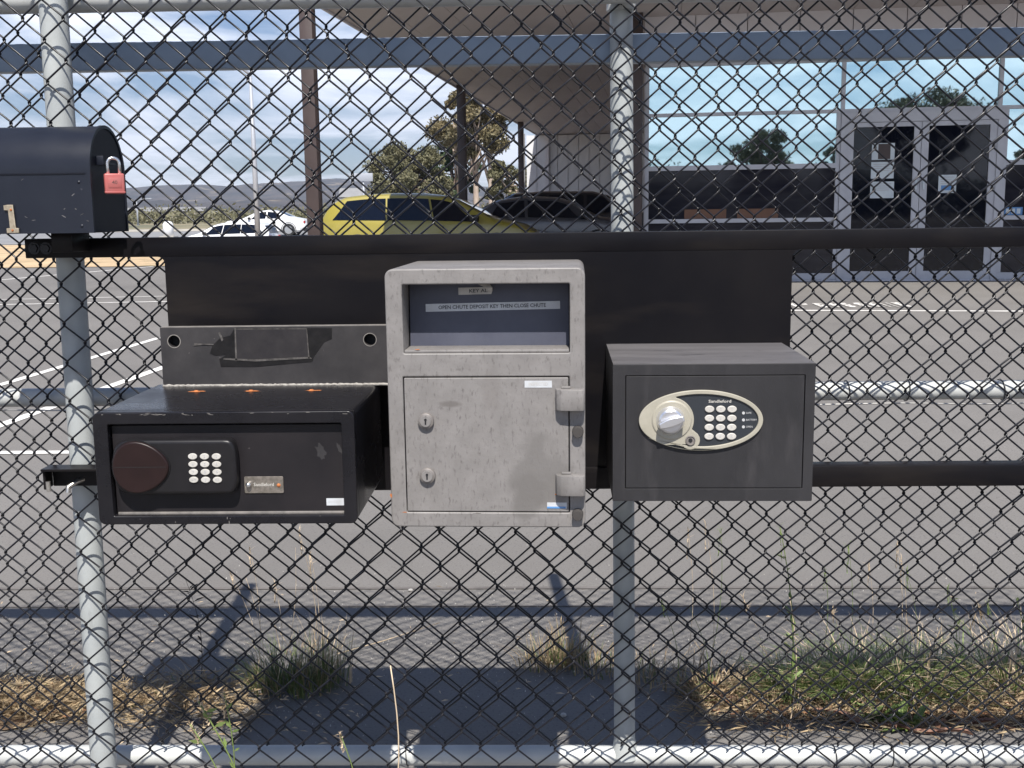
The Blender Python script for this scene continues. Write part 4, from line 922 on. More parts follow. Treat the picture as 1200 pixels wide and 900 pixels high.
# ================================================================== CARS
def car(name, loc, rz, m, L, Wd, prof, belt, label, group=None, cabin=None, wind=None, sidew=(), wheels=(0.8, 3.4), wr=0.32, van=False):
    """prof: roof line (x, z), x from tail 0 to nose L; belt: (x, z)"""
    root = empty(name, loc, rz, label, 'car', group)
    px_ = [p[0] for p in prof]; pz_ = [p[1] for p in prof]; bx_ = [p[0] for p in belt]; bz2 = [p[1] for p in belt]
    def top(x): return float(np.interp(x, px_, pz_))
    def bel(x): return min(float(np.interp(x, bx_, bz2)), top(x) - 0.015)
    def hw_(x):
        e = min(x, L - x) / 0.55
        return Wd / 2 * (1 - 0.22 * max(0, 1 - e) ** 2)
    def wt(x):
        h = top(x) - bel(x); return hw_(x) * (0.97 - 0.36 * min(1, h / 0.55) ** 1.2 * 0.62)
    xs = np.linspace(0.0, L, 64); vs = []; fs = []; n = None
    for x in xs:
        w, b, t, tw_ = hw_(x), bel(x), top(x), wt(x); zb = 0.22 + 0.06 * (abs(x - L / 2) / (L / 2)) ** 4
        half = [(0, zb), (w * .86, zb), (w * .97, zb + .09), (w, (zb + b) / 2), (w * .985, b - .06), (w * .965, b), ((w * .965 + tw_) / 2 + .006, (b + t - .05) / 2), (tw_, max(b + .004, t - .055)), (tw_ * .88, max(b + .008, t - .018)), (tw_ * .5, t - .004), (0, t)]
        ring = [(x, y, z) for y, z in half] + [(x, -y, z) for y, z in reversed(half[1:-1])]; n = len(ring); vs += ring
    for i in range(len(xs) - 1):
        for k in range(n): fs.append((i * n + k, i * n + (k + 1) % n, (i + 1) * n + (k + 1) % n, (i + 1) * n + k))
    fs.append(tuple(reversed(range(n)))); fs.append(tuple((len(xs) - 1) * n + k for k in range(n)))
    body = mesh_obj('body', vs, fs, m, root); auto_smooth(body, 38)
    def side_pt(x, s, sgn, off=.012):
        w = hw_(x) * .965; tw_ = wt(x); b, t = bel(x), max(bel(x) + .004, top(x) - .055)
        y = w + (tw_ - w) * s + (0.006 * 4 * s * (1 - s)) + off; return (x, sgn * y, b + (t - b) * s)
    for sgn in (1, -1):
        for (xa, xb, xc, xd) in sidew:       # bottom a..b, top c..d
            v = []; nn2 = 8; rows = 5
            for j in range(rows):
                s = 0.06 + 0.84 * j / (rows - 1)
                for i in range(nn2):
                    u = i / (nn2 - 1); q = s; x0 = xa + (xc - xa) * q; x1 = xb + (xd - xb) * q; v.append(side_pt(x0 + (x1 - x0) * u, s, sgn))
            fc = [(j * nn2 + i, j * nn2 + i + 1, (j + 1) * nn2 + i + 1, (j + 1) * nn2 + i) for j in range(rows - 1) for i in range(nn2 - 1)]
            mesh_obj('side_window', v, fc, M['car_glass'], root, smooth=True)
    for (xa, xb, nm) in wind or ():
        v = []
        for i in range(9):
            x = xa + (xb - xa) * i / 8
            for k in range(9):
                y = (k / 4 - 1) * wt(x) * .86; v.append((x, y, top(x) - .006 * (abs(y) / wt(x)) ** 2 * 3 + .010))
        fc = [(i * 9 + k, i * 9 + k + 1, (i + 1) * 9 + k + 1, (i + 1) * 9 + k) for i in range(8) for k in range(8)]
        mesh_obj(nm, v, fc, M['car_glass'], root, smooth=True)
    for wx in wheels:
        for sgn in (1, -1):
            yc = sgn * (Wd / 2 - .085)
            wv_ = MB().lathe((wx, yc, wr), [(wr * .62, -.115), (wr * .93, -.11), (wr, -.08), (wr, .08), (wr * .93, .11), (wr * .62, .115)], 28).build('wheel', M['tyre'], root); auto_smooth(wv_, 40)
            MB().lathe((wx, yc, wr), [(0, -.118), (wr * .25, -.120), (wr * .62, -.117), (wr * .62, .117), (wr * .25, .120), (0, .118)], 24).build('rim', M['rim'], wv_)
            ar = MB().tube([(wx + (wr + .055) * math.cos(R_(a_)), sgn * (Wd / 2 - .012), wr + (wr + .055) * math.sin(R_(a_))) for a_ in range(-8, 189, 14)], .022, 6).build('wheel_arch', M['trim'], root, smooth=True)
    for sgn in (1, -1):
        bbox('tail_lamp', -.004, .10, sgn * Wd * .36 - .10, sgn * Wd * .36 + .10, .72, .86, M['lamp_red'], root, .01)
        bbox('headlamp', L - .16, L + .004, sgn * Wd * .32 - .14, sgn * Wd * .32 + .14, .58, .70, M['lamp_clear'], root, .02)
        mx_ = (wind[0][0] if wind else L * .65); mx_ -= .30
        o = bbox('door_mirror', mx_ - .06, mx_ + .09, sgn * (Wd / 2 + .02) - .10, sgn * (Wd / 2 + .02) + .10, bel(mx_) + .01, bel(mx_) + .14, M['trim'], root, .03)
    bbox('bumper', -.05, .10, -Wd * .40, Wd * .40, .28, .46, M['trim'], root, .03)
    bbox('bumper', L - .10, L + .04, -Wd * .38, Wd * .38, .28, .44, M['trim'], root, .03)
    return root
hatch = [(0, .62), (.03, .92), (.16, 1.16), (.34, 1.34), (.55, 1.42), (.95, 1.46), (1.5, 1.475), (2.05, 1.46), (2.4, 1.42), (2.68, 1.34), (3.36, .99), (3.9, .86), (4.15, .72), (4.24, .5)]
hbelt = [(0, .9), (.3, .96), (2.0, .92), (3.2, .90), (4.24, .7)]
def ground_at(px, Yd):
    p = P(px, 250, Yd); return Vector((p.x, Yd, gz(p.x, Yd)))
g_ = ground_at(382, 21.5)
car('parked_car', g_, R_(-3), M['car_yellow'], 4.24, 1.75, hatch, hbelt, 'yellow green hatchback parked side on by the brown post', 'cars parked under the canopy',
    wind=((3.30, 2.72, 'windscreen'), (.05, .30, 'rear_window')), sidew=((.30, 1.34, .62, 1.32), (1.37, 2.22, 1.35, 2.12), (2.26, 3.12, 2.16, 2.56)), wheels=(.80, 3.42))
sedan = [(0, .70), (.05, .92), (.6, 1.02), (.95, 1.06), (1.55, 1.36), (2.1, 1.43), (2.8, 1.40), (3.1, 1.31), (3.75, .98), (4.3, .88), (4.55, .74), (4.65, .5)]
sbelt = [(0, .88), (1.0, .97), (3.6, .93), (4.65, .7)]
g_ = ground_at(507, 24.6)
car('parked_car', g_, R_(-5), M['car_silver'], 4.65, 1.8, sedan, sbelt, 'dark grey sedan parked between the yellow hatchback and the dark wagon', 'cars parked under the canopy',
    wind=((3.68, 3.12, 'windscreen'), (1.02, 1.50, 'rear_window')), sidew=((1.35, 2.15, 1.62, 2.13), (2.22, 3.35, 2.2, 2.98)), wheels=(.9, 3.75))
suv = [(0, .75), (.04, 1.1), (.22, 1.45), (.45, 1.56), (1.2, 1.60), (2.4, 1.58), (2.75, 1.48), (3.35, 1.10), (4.1, 1.02), (4.45, .85), (4.55, .55)]
vbelt = [(0, 1.02), (3.3, 1.04), (4.55, .8)]
g_ = ground_at(585, 28.0)
car('parked_car', g_, R_(-6), M['car_black'], 4.55, 1.85, suv, vbelt, 'black wagon parked nearest the white ribbed wall', 'cars parked under the canopy',
    wind=((3.28, 2.76, 'windscreen'), (.10, .38, 'rear_window')), sidew=((.5, 1.3, .62, 1.28), (1.36, 2.2, 1.34, 2.18), (2.28, 3.1, 2.26, 2.66)), wheels=(.85, 3.65), wr=.36)
coupe = [(0, .75), (.04, .95), (.4, 1.02), (.8, 1.10), (1.5, 1.42), (2.1, 1.50), (2.7, 1.42), (3.5, 1.05), (4.4, .90), (4.7, .72), (4.8, .5)]
g_ = ground_at(360, 63)
car('parked_car', g_, R_(180), M['car_white'], 4.8, 1.85, coupe, [(0, .95), (1, 1.0), (3.4, .95), (4.8, .75)], 'small distant white sedan on the far road left of the brown post', 'white cars on the far road',
    wind=((3.4, 2.75, 'windscreen'), (.85, 1.42, 'rear_window')), sidew=((1.3, 2.1, 1.62, 2.08), (2.2, 3.1, 2.16, 2.62)), wheels=(.9, 3.85), wr=.36)
g_ = ground_at(322, 50)
car('parked_car', g_, R_(176), M['car_white'], 4.3, 1.78, hatch, hbelt, 'white hatchback half hidden by the black bar, in front of the far sedan', 'white cars on the far road',
    wind=((3.30, 2.72, 'windscreen'), (.05, .30, 'rear_window')), sidew=((.30, 1.34, .62, 1.32), (1.37, 2.22, 1.35, 2.12), (2.26, 3.12, 2.16, 2.56)), wheels=(.80, 3.42))

# ================================================================== FAR STREET THINGS
def light_pole(px, ytop, Yd, label, arm=1, r=.09):
    b0 = ground_at(px, Yd); zt_ = P(px, ytop, Yd).z - b0.z
    root = empty('light_pole', b0, 0, label, 'street light', 'light poles beyond the lot')
    MB().tube([(0, 0, -.1), (0, 0, zt_ * .5), (0, 0, zt_)], [r, r * .8, r * .5], 10).build('pole', M['pole'], root, smooth=True)
    MB().tube([(0, 0, zt_ - .1), (arm * .5, 0, zt_ + .25), (arm * 1.6, 0, zt_ + .35)], [r * .5, r * .42, r * .4], 8).build('arm', M['pole'], root, smooth=True)
    bbox('lamp_head', min(arm * 1.4, arm * 2.1), max(arm * 1.4, arm * 2.1), -.13, .13, zt_ + .28, zt_ + .42, M['pole'], root, .02)
    bbox('base_plate', -.22, .22, -.22, .22, 0, .05, M['pole'], root)
light_pole(301, 84, 46, 'tall pale light pole rising over the far white sedan', arm=-1, r=.13)
light_pole(161, 236, 150, 'short distant light pole beside the mailbox padlock', r=.14)
# give-way style sign post and white bollard at the far kerb
g_ = ground_at(427, 62); sp = empty('street_sign', g_, 0, 'pale blank rectangular street sign on a post left of the round gum tree', 'sign')
zs_ = P(427, 203, 62).z - g_.z
MB().tube([(0, 0, 0), (0, 0, zs_)], .06, 8).build('post', M['pole'], sp, smooth=True)
bbox('sign_board', -.75, .55, -.10, -.07, zs_ - .45, zs_ + .0, M['pole'], sp, .01)
g_ = ground_at(196, 60); bo2 = empty('bollard', g_, 0, 'rounded white marker standing on the far road near the mailbox', 'bollard')
hb = P(196, 259, 60).z - g_.z
MB().tube([(0, 0, 0), (0, 0, hb * .8), (0, 0, hb * .95), (0, 0, hb)], [.28, .28, .2, .05], 16).build('shaft', M['car_white'], bo2, smooth=True)
bbox('foot', -.4, .4, -.4, .4, 0, .06, M['kerb'], bo2)
# low far sheds and scrub line at the field edge
for i, (px, w_, h_, Yd, m_) in enumerate(((190, 26, 4.0, 330, 'far_wall'), (262, 12, 3, 390, 'soffit'), (414, 7, 9, 330, 'soffit'))):
    g_ = ground_at(px, Yd); rt = empty('shed', g_, R_(4), ('long pale shed below the hills beside the padlock', 'grey brown shed under the hills behind the far cars', 'grey gabled shed left of the round gum tree')[i], 'shed')
    bbox('wall', -w_ / 2, w_ / 2, -4, 4, 0, h_ * .7, M[m_], rt)
    MB().add([(-w_ / 2 - .3, -4.4, h_ * .7), (w_ / 2 + .3, -4.4, h_ * .7), (w_ / 2 + .3, 0, h_), (-w_ / 2 - .3, 0, h_), (-w_ / 2 - .3, 4.4, h_ * .7), (w_ / 2 + .3, 4.4, h_ * .7)],
             [(0, 1, 2, 3), (3, 2, 5, 4), (0, 3, 4), (1, 5, 2)]).build('roof', M['far_road'], rt)
    for k in range(3): bbox('door', -w_ / 2 + .08 * w_ + k * w_ / 3, -w_ / 2 + .2 * w_ + k * w_ / 3, -4.06, -4.01, 0, h_ * .45, M['trim'], rt)

# ------------------------------------------------------------------ foliage
def leaves(rs, clumps, per, size, droop=0.0):
    """clumps: list of (centre, radius). Returns verts / faces of small leaf quads."""
    vs = []; fs = []
    for (c, r, k) in clumps:
        cnt = int(per * k)
        d = rs.normal(size=(cnt, 3)); d /= np.linalg.norm(d, axis=1)[:, None]; d *= (rs.random(cnt) ** 0.45)[:, None] * r; d[:, 2] *= .72
        ctr = np.array(c) + d
        a = rs.normal(size=(cnt, 3)); a /= np.linalg.norm(a, axis=1)[:, None]; a[:, 2] -= droop; a /= np.linalg.norm(a, axis=1)[:, None]
        b = np.cross(a, rs.normal(size=(cnt, 3))); b /= np.linalg.norm(b, axis=1)[:, None]
        s = size * (0.6 + .8 * rs.random(cnt))[:, None]
        q = np.stack([ctr - a * s, ctr + b * s * .45, ctr + a * s, ctr - b * s * .45], 1).reshape(-1, 3)
        base = len(vs) if isinstance(vs, list) else 0
        vs.append(q)
    V = np.concatenate(vs); n = len(V) // 4
    return V, n
def leaf_obj(name, V, n, m, parent=None):
    me = bpy.data.meshes.new(name); me.vertices.add(len(V)); me.vertices.foreach_set('co', V.astype(np.float32).ravel())
    me.loops.add(4 * n); me.loops.foreach_set('vertex_index', np.arange(4 * n, dtype=np.int32))
    me.polygons.add(n); me.polygons.foreach_set('loop_start', np.arange(0, 4 * n, 4, dtype=np.int32)); me.polygons.foreach_set('loop_total', np.full(n, 4, dtype=np.int32))
    me.update(calc_edges=True); me.materials.append(m); o = bpy.data.objects.new(name, me); link(o, parent); return o
def tree(loc, h, cr_, seed, label, leafm, barkm, trunk_h=0.35, nclump=40, per=90, leaf=.22, lean=0.0, flat=0.8, group='trees beyond the lot', trunks=1, tr=.22, top_heavy=0.0):
    rs = np.random.RandomState(seed); root = empty('gum_tree', loc, 0, label, 'tree', group)
    clumps = []
    ch = h * (1 - trunk_h); cz0_ = h * trunk_h + ch * .5
    for k in range(nclump):
        while True:
            p = rs.uniform(-1, 1, 3)
            if np.dot(p, p) < 1: break
        p[2] = p[2] * .9 + top_heavy * .2
        c = np.array([p[0] * cr_, p[1] * cr_, cz0_ + p[2] * ch * .5 * flat]) + np.array([lean * (cz0_ + p[2] * ch * .4) / h, 0, 0])
        clumps.append((c, cr_ * rs.uniform(.14, .30), rs.uniform(.5, 1.4)))
    V, n = leaves(rs, clumps, per, leaf, .6); leaf_obj('crown', V, n, leafm, root)
    for t_ in range(trunks):
        off = np.array([(t_ - (trunks - 1) / 2) * cr_ * .35, rs.uniform(-.3, .3), 0])
        pts = [off * 1.0 + np.array([0, 0, -.2])]
        for k in range(1, 7): pts.append(off * (1 + .3 * k / 6) + np.array([lean * k / 6 + rs.uniform(-.05, .05) * cr_, rs.uniform(-.04, .04) * cr_, h * .78 * k / 6]))
        tb_ = MB(); tb_.tube(pts, [tr * (1 - .12 * k) for k in range(7)], 9)
        tro = tb_.build('trunk', barkm, root, smooth=True)
        lb_ = MB()
        for (c, r, _k) in clumps[t_::max(1, trunks * 2)]:
            s_ = rs.uniform(.35, .85); i_ = s_ * 6; a_ = np.array(pts[int(i_)]) + (np.array(pts[min(6, int(i_) + 1)]) - np.array(pts[int(i_)])) * (i_ % 1)
            m_ = (a_ + c) / 2 + rs.uniform(-.08, .08, 3) * cr_
            lb_.tube([a_, m_, c], [tr * .38, tr * .24, tr * .08], 6)
        lb_.build('limbs', barkm, root, smooth=True)
    return root
def tree_at(px, ytop, Yd, wpx, seed, label, leafm, barkm, **kw):
    g_ = ground_at(px, Yd); h = P(px, ytop, Yd).z - g_.z
    return tree(g_, h, wpx / 2 / FPX * Yd, seed, label, leafm, barkm, **kw)
tree_at(478, 160, 72, 100, 3, 'rounded olive gum tree with a full crown over the yellow hatchback', M['leaf_olive'], M['bark_dark'], trunk_h=.10, nclump=90, per=330, leaf=.105, flat=1.0)
tree_at(562, 96, 60, 92, 5, 'tall gum tree with pale bare trunks behind the middle brown post', M['leaf_warm'], M['bark'], trunk_h=.45, nclump=55, per=330, leaf=.10, flat=.95, trunks=3, tr=.20, lean=-.4)
tree_at(597, 178, 56, 56, 8, 'low green brown tree beside the lit edge of the white wing', M['leaf_olive'], M['bark'], trunk_h=.05, nclump=46, per=260, leaf=.09, flat=1.0, tr=.14)
tree_at(536, 150, 78, 60, 9, 'dark gum tree just behind the middle brown post', M['leaf_green'], M['bark_dark'], trunk_h=.15, nclump=50, per=260, leaf=.11, flat=1.0)
# scrub line in front of the hills (nobody could count it)
rs = np.random.RandomState(2); cl = []
for k in range(900):
    Yd = rs.uniform(150, 520); px = rs.uniform(-250, 640); p = P(px, 250, Yd); s_ = rs.uniform(1.2, 3.2)
    cl.append((np.array([p.x, Yd, .2 + s_ * .5]), s_, .5))
V, n = leaves(rs, cl, 110, .32); tag(leaf_obj('scrub', V, n, M['leaf_olive']), 'brownish scrub and low trees spread below the distant hills', 'scrub', kind='stuff')
# trees across the road behind the viewer, the ones mirrored in the shop glazing
def mirror_tree(px, ytop, Yd, wpx, seed, label, **kw):
    # place on the far side of the mirror plane: reflect the virtual point across the facade
    p = P(px, 250, Yd); nrm = bM @ Vector((0, -1, 0)); dd0 = (Vector((p.x, p.y, 0)) - Vector((bL.x, bL.y, 0))).dot(nrm)
    q = Vector((p.x, p.y, 0)) - nrm * 2 * dd0; h = P(px, ytop, Yd).z
    return tree(Vector((q.x, q.y, 0)), h, wpx / 2 / FPX * Yd, seed, label, M['leaf_olive'], M['bark_dark'], group='trees mirrored in the shop glazing', **kw)
mirror_tree(889, 143, 70, 74, 21, 'full round tree mirrored in the glazing left of the doors', trunk_h=.08, nclump=60, per=240, leaf=.12, flat=1.0)
mirror_tree(1080, 90, 62, 120, 22, 'spreading tree mirrored in the glass above the double doors', trunk_h=.36, nclump=80, per=240, leaf=.11, flat=.8)
mirror_tree(975, 158, 70, 40, 23, 'small tree mirrored beside the left door frame', trunk_h=.1, nclump=30, per=200, leaf=.11, flat=1.0)
mirror_tree(1196, 172, 66, 60, 24, 'bushy tree mirrored in the glazing right of the doors', trunk_h=.1, nclump=34, per=200, leaf=.11, flat=1.0)
rs = np.random.RandomState(6); cl = []
for k in range(130):
    px = rs.uniform(700, 1500); Yd = rs.uniform(74, 100); p = P(px, 250, Yd); nrm = bM @ Vector((0, -1, 0)); dd0 = (Vector((p.x, p.y, 0)) - Vector((bL.x, bL.y, 0))).dot(nrm)
    q = Vector((p.x, p.y, 0)) - nrm * 2 * dd0; s_ = rs.uniform(1.5, 3.2); cl.append((np.array([q.x, q.y, s_ * .9]), s_, 1))
V, n = leaves(rs, cl, 420, .15); tag(leaf_obj('hedge', V, n, M['leaf_green']), 'low bushes mirrored along the bottom of the glazing', 'bushes', kind='stuff')

# ================================================================== VERGE, WEEDS, LITTER
def soil_patch(poly, seed):
    rr = random.Random(seed); pts = [G(*p) for p in poly]; out = []
    for i in range(len(pts)):
        a_, b2 = pts[i], pts[(i + 1) % len(pts)]
        m_ = max(2, int((b2 - a_).length / .05))
        for k in range(m_):
            p = a_ + (b2 - a_) * k / m_; out.append((p.x + rr.uniform(-.015, .015), p.y + rr.uniform(-.018, .018)))
    c = Vector((sum(p[0] for p in out) / len(out), sum(p[1] for p in out) / len(out), 0))
    o = mesh_obj('verge_soil', [(x, y, 0.005) for x, y in out], [tuple(range(len(out)))], M['soil'])
    bm = bmesh.new(); bm.from_mesh(o.data); bmesh.ops.triangulate(bm, faces=bm.faces); bm.to_mesh(o.data); bm.free()
    return tag(o, kind='structure')
soil_patch(((-120, 806), (30, 803), (70, 800), (130, 812), (200, 806), (262, 808), (255, 816), (205, 818), (160, 828), (118, 832), (90, 842), (60, 846), (10, 858), (-120, 862)), 1)
soil_patch(((800, 800), (860, 792), (960, 786), (1080, 800), (1200, 796), (1330, 800), (1330, 852), (1200, 850), (1100, 856), (1000, 848), (900, 838), (850, 826), (800, 822)), 2)
def blade(mb_, rr, p, h, w, bend, az, seg=4):
    d = Vector((math.cos(az), math.sin(az), 0)); s = Vector((-math.sin(az), math.cos(az), 0)); vs = []
    for k in range(seg + 1):
        t = k / seg; c = p + Vector((0, 0, h * (t - .25 * bend * t * t))) + d * (h * bend * t * t); ww = w * (1 - t) ** .7 * .5
        if k < seg: vs += [c - s * ww, c + s * ww]
        else: vs.append(c)
    fs = [(2 * k, 2 * k + 1, 2 * k + 3, 2 * k + 2) for k in range(seg - 1)] + [(2 * seg - 2, 2 * seg - 1, 2 * seg)]
    mb_.add(vs, fs)
def tuft(px, py, label, n_dry=60, n_green=60, h=.16, spread=.06, seed=0, m1='straw', m2='weed_dark', bendr=(.2, 1.2), w=.0035, name='grass_tuft', group='grass tufts behind the fence'):
    rr = random.Random(seed); g_ = G(px, py); root = empty(name, (g_.x, g_.y, g_.z + .003), 0, label, 'grass', group)
    for cnt, mm_, nm, hs_ in ((n_dry, m1, 'dry_blades', 1.0), (n_green, m2, 'green_blades', .8)):
        if not cnt: continue
        mb_ = MB()
        for k in range(cnt):
            a_ = rr.uniform(0, 6.28); q = rr.random() ** .6 * spread
            blade(mb_, rr, Vector((q * math.cos(a_) * 1.5, q * math.sin(a_), 0)), h * hs_ * rr.uniform(.35, 1.1), w * rr.uniform(.6, 1.3), rr.uniform(*bendr), a_ + rr.uniform(-.9, .9))
        o = mb_.build(nm, M[mm_], root); tag(o, kind='stuff')
    return root
def stalk(px, py, pxt, pyt, label, seed=0, m='straw_pale', r=.0012, head=True, leafm=None, nleaf=0, Yoff=0.0, group='tall stalks along the fence', bend=.02, name='weed_stalk'):
    """one stem from ground pixel to tip pixel (tip in the plane of its root)"""
    rr = random.Random(seed); g_ = G(px, py); g_.y += Yoff; g_.z = 0.003; t_ = P(pxt, pyt, g_.y + .02)
    root = empty(name, g_, 0, label, 'weed', group); d = t_ - g_
    pts = [d * k / 8 + Vector((math.sin(k / 8 * 3.1) * bend, 0, 0)) for k in range(9)]
    MB().tube(pts, [r * (1 - .07 * k) for k in range(9)], 5).build('stem', M[m], root, smooth=True)
    if head:
        hb2 = MB()
        for k in range(16):
            p = pts[8] * (1 - .012 * k) if k < 99 else pts[8]
            blade(hb2, rr, p, rr.uniform(.010, .024), .003, rr.uniform(.3, 1.2), rr.uniform(0, 6.28), 2)
        hb2.build('seed_head', M[m], root)
    for k in range(nleaf):
        lf = MB(); t = rr.uniform(.08, .95) if nleaf > 1 else .5
        i_ = t * 8; p = pts[int(i_)].lerp(pts[min(8, int(i_) + 1)], i_ % 1)
        az = rr.uniform(0, 6.28); L_ = rr.uniform(.018, .045) * (1.15 - .5 * t)
        dd_ = Vector((math.cos(az), math.sin(az), rr.uniform(.4, 1.3))).normalized(); s_ = dd_.cross(Vector((0, 0, 1))).normalized(); w_ = L_ * .16
        up = s_.cross(dd_)
        lf.add([p, p + dd_ * L_ * .35 + s_ * w_ + up * .002, p + dd_ * L_ * .75 + s_ * w_ * .8, p + dd_ * L_ - up * L_ * .1, p + dd_ * L_ * .75 - s_ * w_ * .8, p + dd_ * L_ * .35 - s_ * w_ + up * .002], [(0, 1, 2, 3), (0, 3, 4, 5)])
        lf.build('leaf', M[leafm], root)
    return root
# tufts behind the fence
tuft(345, 806, 'dark green tuft with tall pale dry stems left of the central shadow', 110, 380, .16, .085, 1)
tuft(385, 800, 'thin straw tuft with upright pale stems beside the dark green tuft', 50, 40, .20, .05, 2, m1='straw_pale', bendr=(.05, .5))
tuft(640, 780, 'orange straw tuft glowing left of the grey upright', 130, 30, .11, .06, 3)
tuft(665, 778, 'short brown green tuft just left of the grey upright', 80, 70, .13, .04, 4, bendr=(.1, .6))
tuft(700, 786, 'dim brown tuft at the foot of the grey upright', 90, 40, .09, .07, 5)
tuft(765, 800, 'shadowed dry tuft right of the grey upright', 110, 50, .09, .08, 6)
rr = random.Random(44)
names = ['straw tuft at the left edge of the right hand weed bed', 'pale bent tuft near the front of the right hand weed bed', 'mixed green tuft around the tall leafy weed',
         'broad green tuft in the middle of the right hand weed bed', 'short straw tuft under the broad green tuft', 'upright brown tuft right of the tall leafy weed',
         'bright green tuft below the lower black bar', 'wispy pale tuft behind the bright green tuft', 'orange dry tuft near the right edge', 'dark shadowed tuft at the right edge',
         'low brown tuft beside the fallen bark', 'tall thin straw tuft by the right edge']
for k, (px, py, nd, ng, h_, sp_) in enumerate(((835, 812, 120, 10, .09, .07), (870, 820, 130, 20, .08, .09), (925, 815, 70, 120, .14, .06), (985, 812, 60, 170, .14, .10), (960, 826, 140, 40, .08, .09),
                                               (1000, 800, 110, 30, .18, .07), (1055, 818, 60, 190, .15, .10), (1080, 802, 110, 60, .19, .08), (1130, 818, 160, 30, .10, .09), (1185, 812, 130, 60, .16, .08),
                                               (905, 800, 120, 20, .10, .08), (1150, 798, 100, 30, .20, .08))):
    tuft(px, py, names[k], int(nd * (.55 + .5 * (k % 3 == 0))), int(ng * 2.2), h_ * (.85 + .4 * (k % 3 == 0)), sp_ * .92, 100 + k, w=.0050, bendr=(.3, 1.8), m1=('straw', 'straw_pale')[k % 2], m2=('weed_dark', 'weed_green')[k % 2])
for k, (px, py, lb_) in enumerate(((20, 826, 'matted straw tuft at the left edge before the post'), (62, 818, 'orange dry tuft just left of the leaning post'), (150, 822, 'low straw mat between the leaning post and its shadow'),
                                   (235, 812, 'low straw tuft by the mailbox shadow'))):
    tuft(px, py, lb_, 150, 12, .055, .10, 200 + k, bendr=(.8, 2.2))
# stalks
SP = [((925, 838), (914, 618), 'tall green weed with leaves up its stem right of centre', 'weed_green', 'weed_green', 26, True, .0022),
      ((922, 868), (925, 700), 'pale dry stem standing beside the tall green weed', 'straw_pale', None, 0, False, .0016),
      ((300, 812), (292, 640), 'pale feathery stalk above the dark green tuft', 'straw_pale', None, 0, True, .0010),
      ((372, 800), (350, 622), 'long straw stalk with drooping head under the left safe', 'straw_pale', None, 0, True, .0012),
      ((368, 802), (363, 648), 'second straw stalk close right of the drooping one', 'straw_pale', None, 0, True, .0011),
      ((310, 806), (268, 668), 'leaning pale stalk over the mailbox shadow', 'straw_pale', None, 0, True, .0009),
      ((236, 798), (216, 676), 'dark dead twiggy stem in the post shadow', 'twig', 'twig', 10, False, .0012),
      ((800, 806), (806, 622), 'short headed straw stalk below the charcoal safe', 'straw_pale', None, 0, True, .0010),
      ((830, 812), (826, 612), 'straw stalk left of the tall green weed', 'straw_pale', None, 0, True, .0010),
      ((1010, 806), (1018, 660), 'straw stalk with pale head over the weed bed', 'straw_pale', None, 0, True, .0010),
      ((1050, 806), (1056, 655), 'bent straw stalk right of the weed bed centre', 'straw_pale', None, 0, True, .0010),
      ((1115, 812), (1110, 690), 'short green stem near the right edge', 'weed_green', 'weed_green', 14, True, .0014),
      ((1195, 812), (1190, 700), 'dark green stem at the right edge', 'weed_dark', 'weed_dark', 16, False, .0014),
      ((895, 800), (870, 700), 'thin pale stalk leaning over the long shadow', 'straw_pale', None, 0, True, .0009),
      ((655, 786), (657, 728), 'thin orange stalk by the grey upright', 'straw', None, 0, True, .0009),
      ((980, 800), (975, 715), 'short pale stalk in front of the long shadow', 'straw_pale', None, 0, True, .0009)]
rq = random.Random(77)
FX_ = []
for k in range(14):
    px = rq.choice((rq.uniform(790, 1195), rq.uniform(940, 1195), rq.uniform(275, 400))); py = rq.uniform(798, 822); top = rq.uniform(612, 730)
    FX_.append(((px, py), (px + rq.uniform(-28, 28), top), None, rq.choice(('straw_pale', 'straw', 'straw_pale', 'weed_green')), None, 0, rq.random() < .75, rq.uniform(.0008, .0013)))
FX_.sort(key=lambda q: q[0][0]); SP += FX_
ORD = 'first second third fourth fifth sixth seventh eighth ninth tenth eleventh twelfth thirteenth last'.split(); fi = 0
for k, (a_, b2, lb_, m_, lm_, nl_, hd_, r2) in enumerate(SP):
    if lb_ is None:
        o_ = stalk(*a_, *b2, ORD[fi] + ' from the left of the very thin grass stems behind the fence', 300 + k, m_, r2, hd_, lm_, nl_, group='fine grass stems behind the fence'); fi += 1; continue
    stalk(*a_, *b2, lb_, 300 + k, m_, r2, hd_, lm_, nl_)
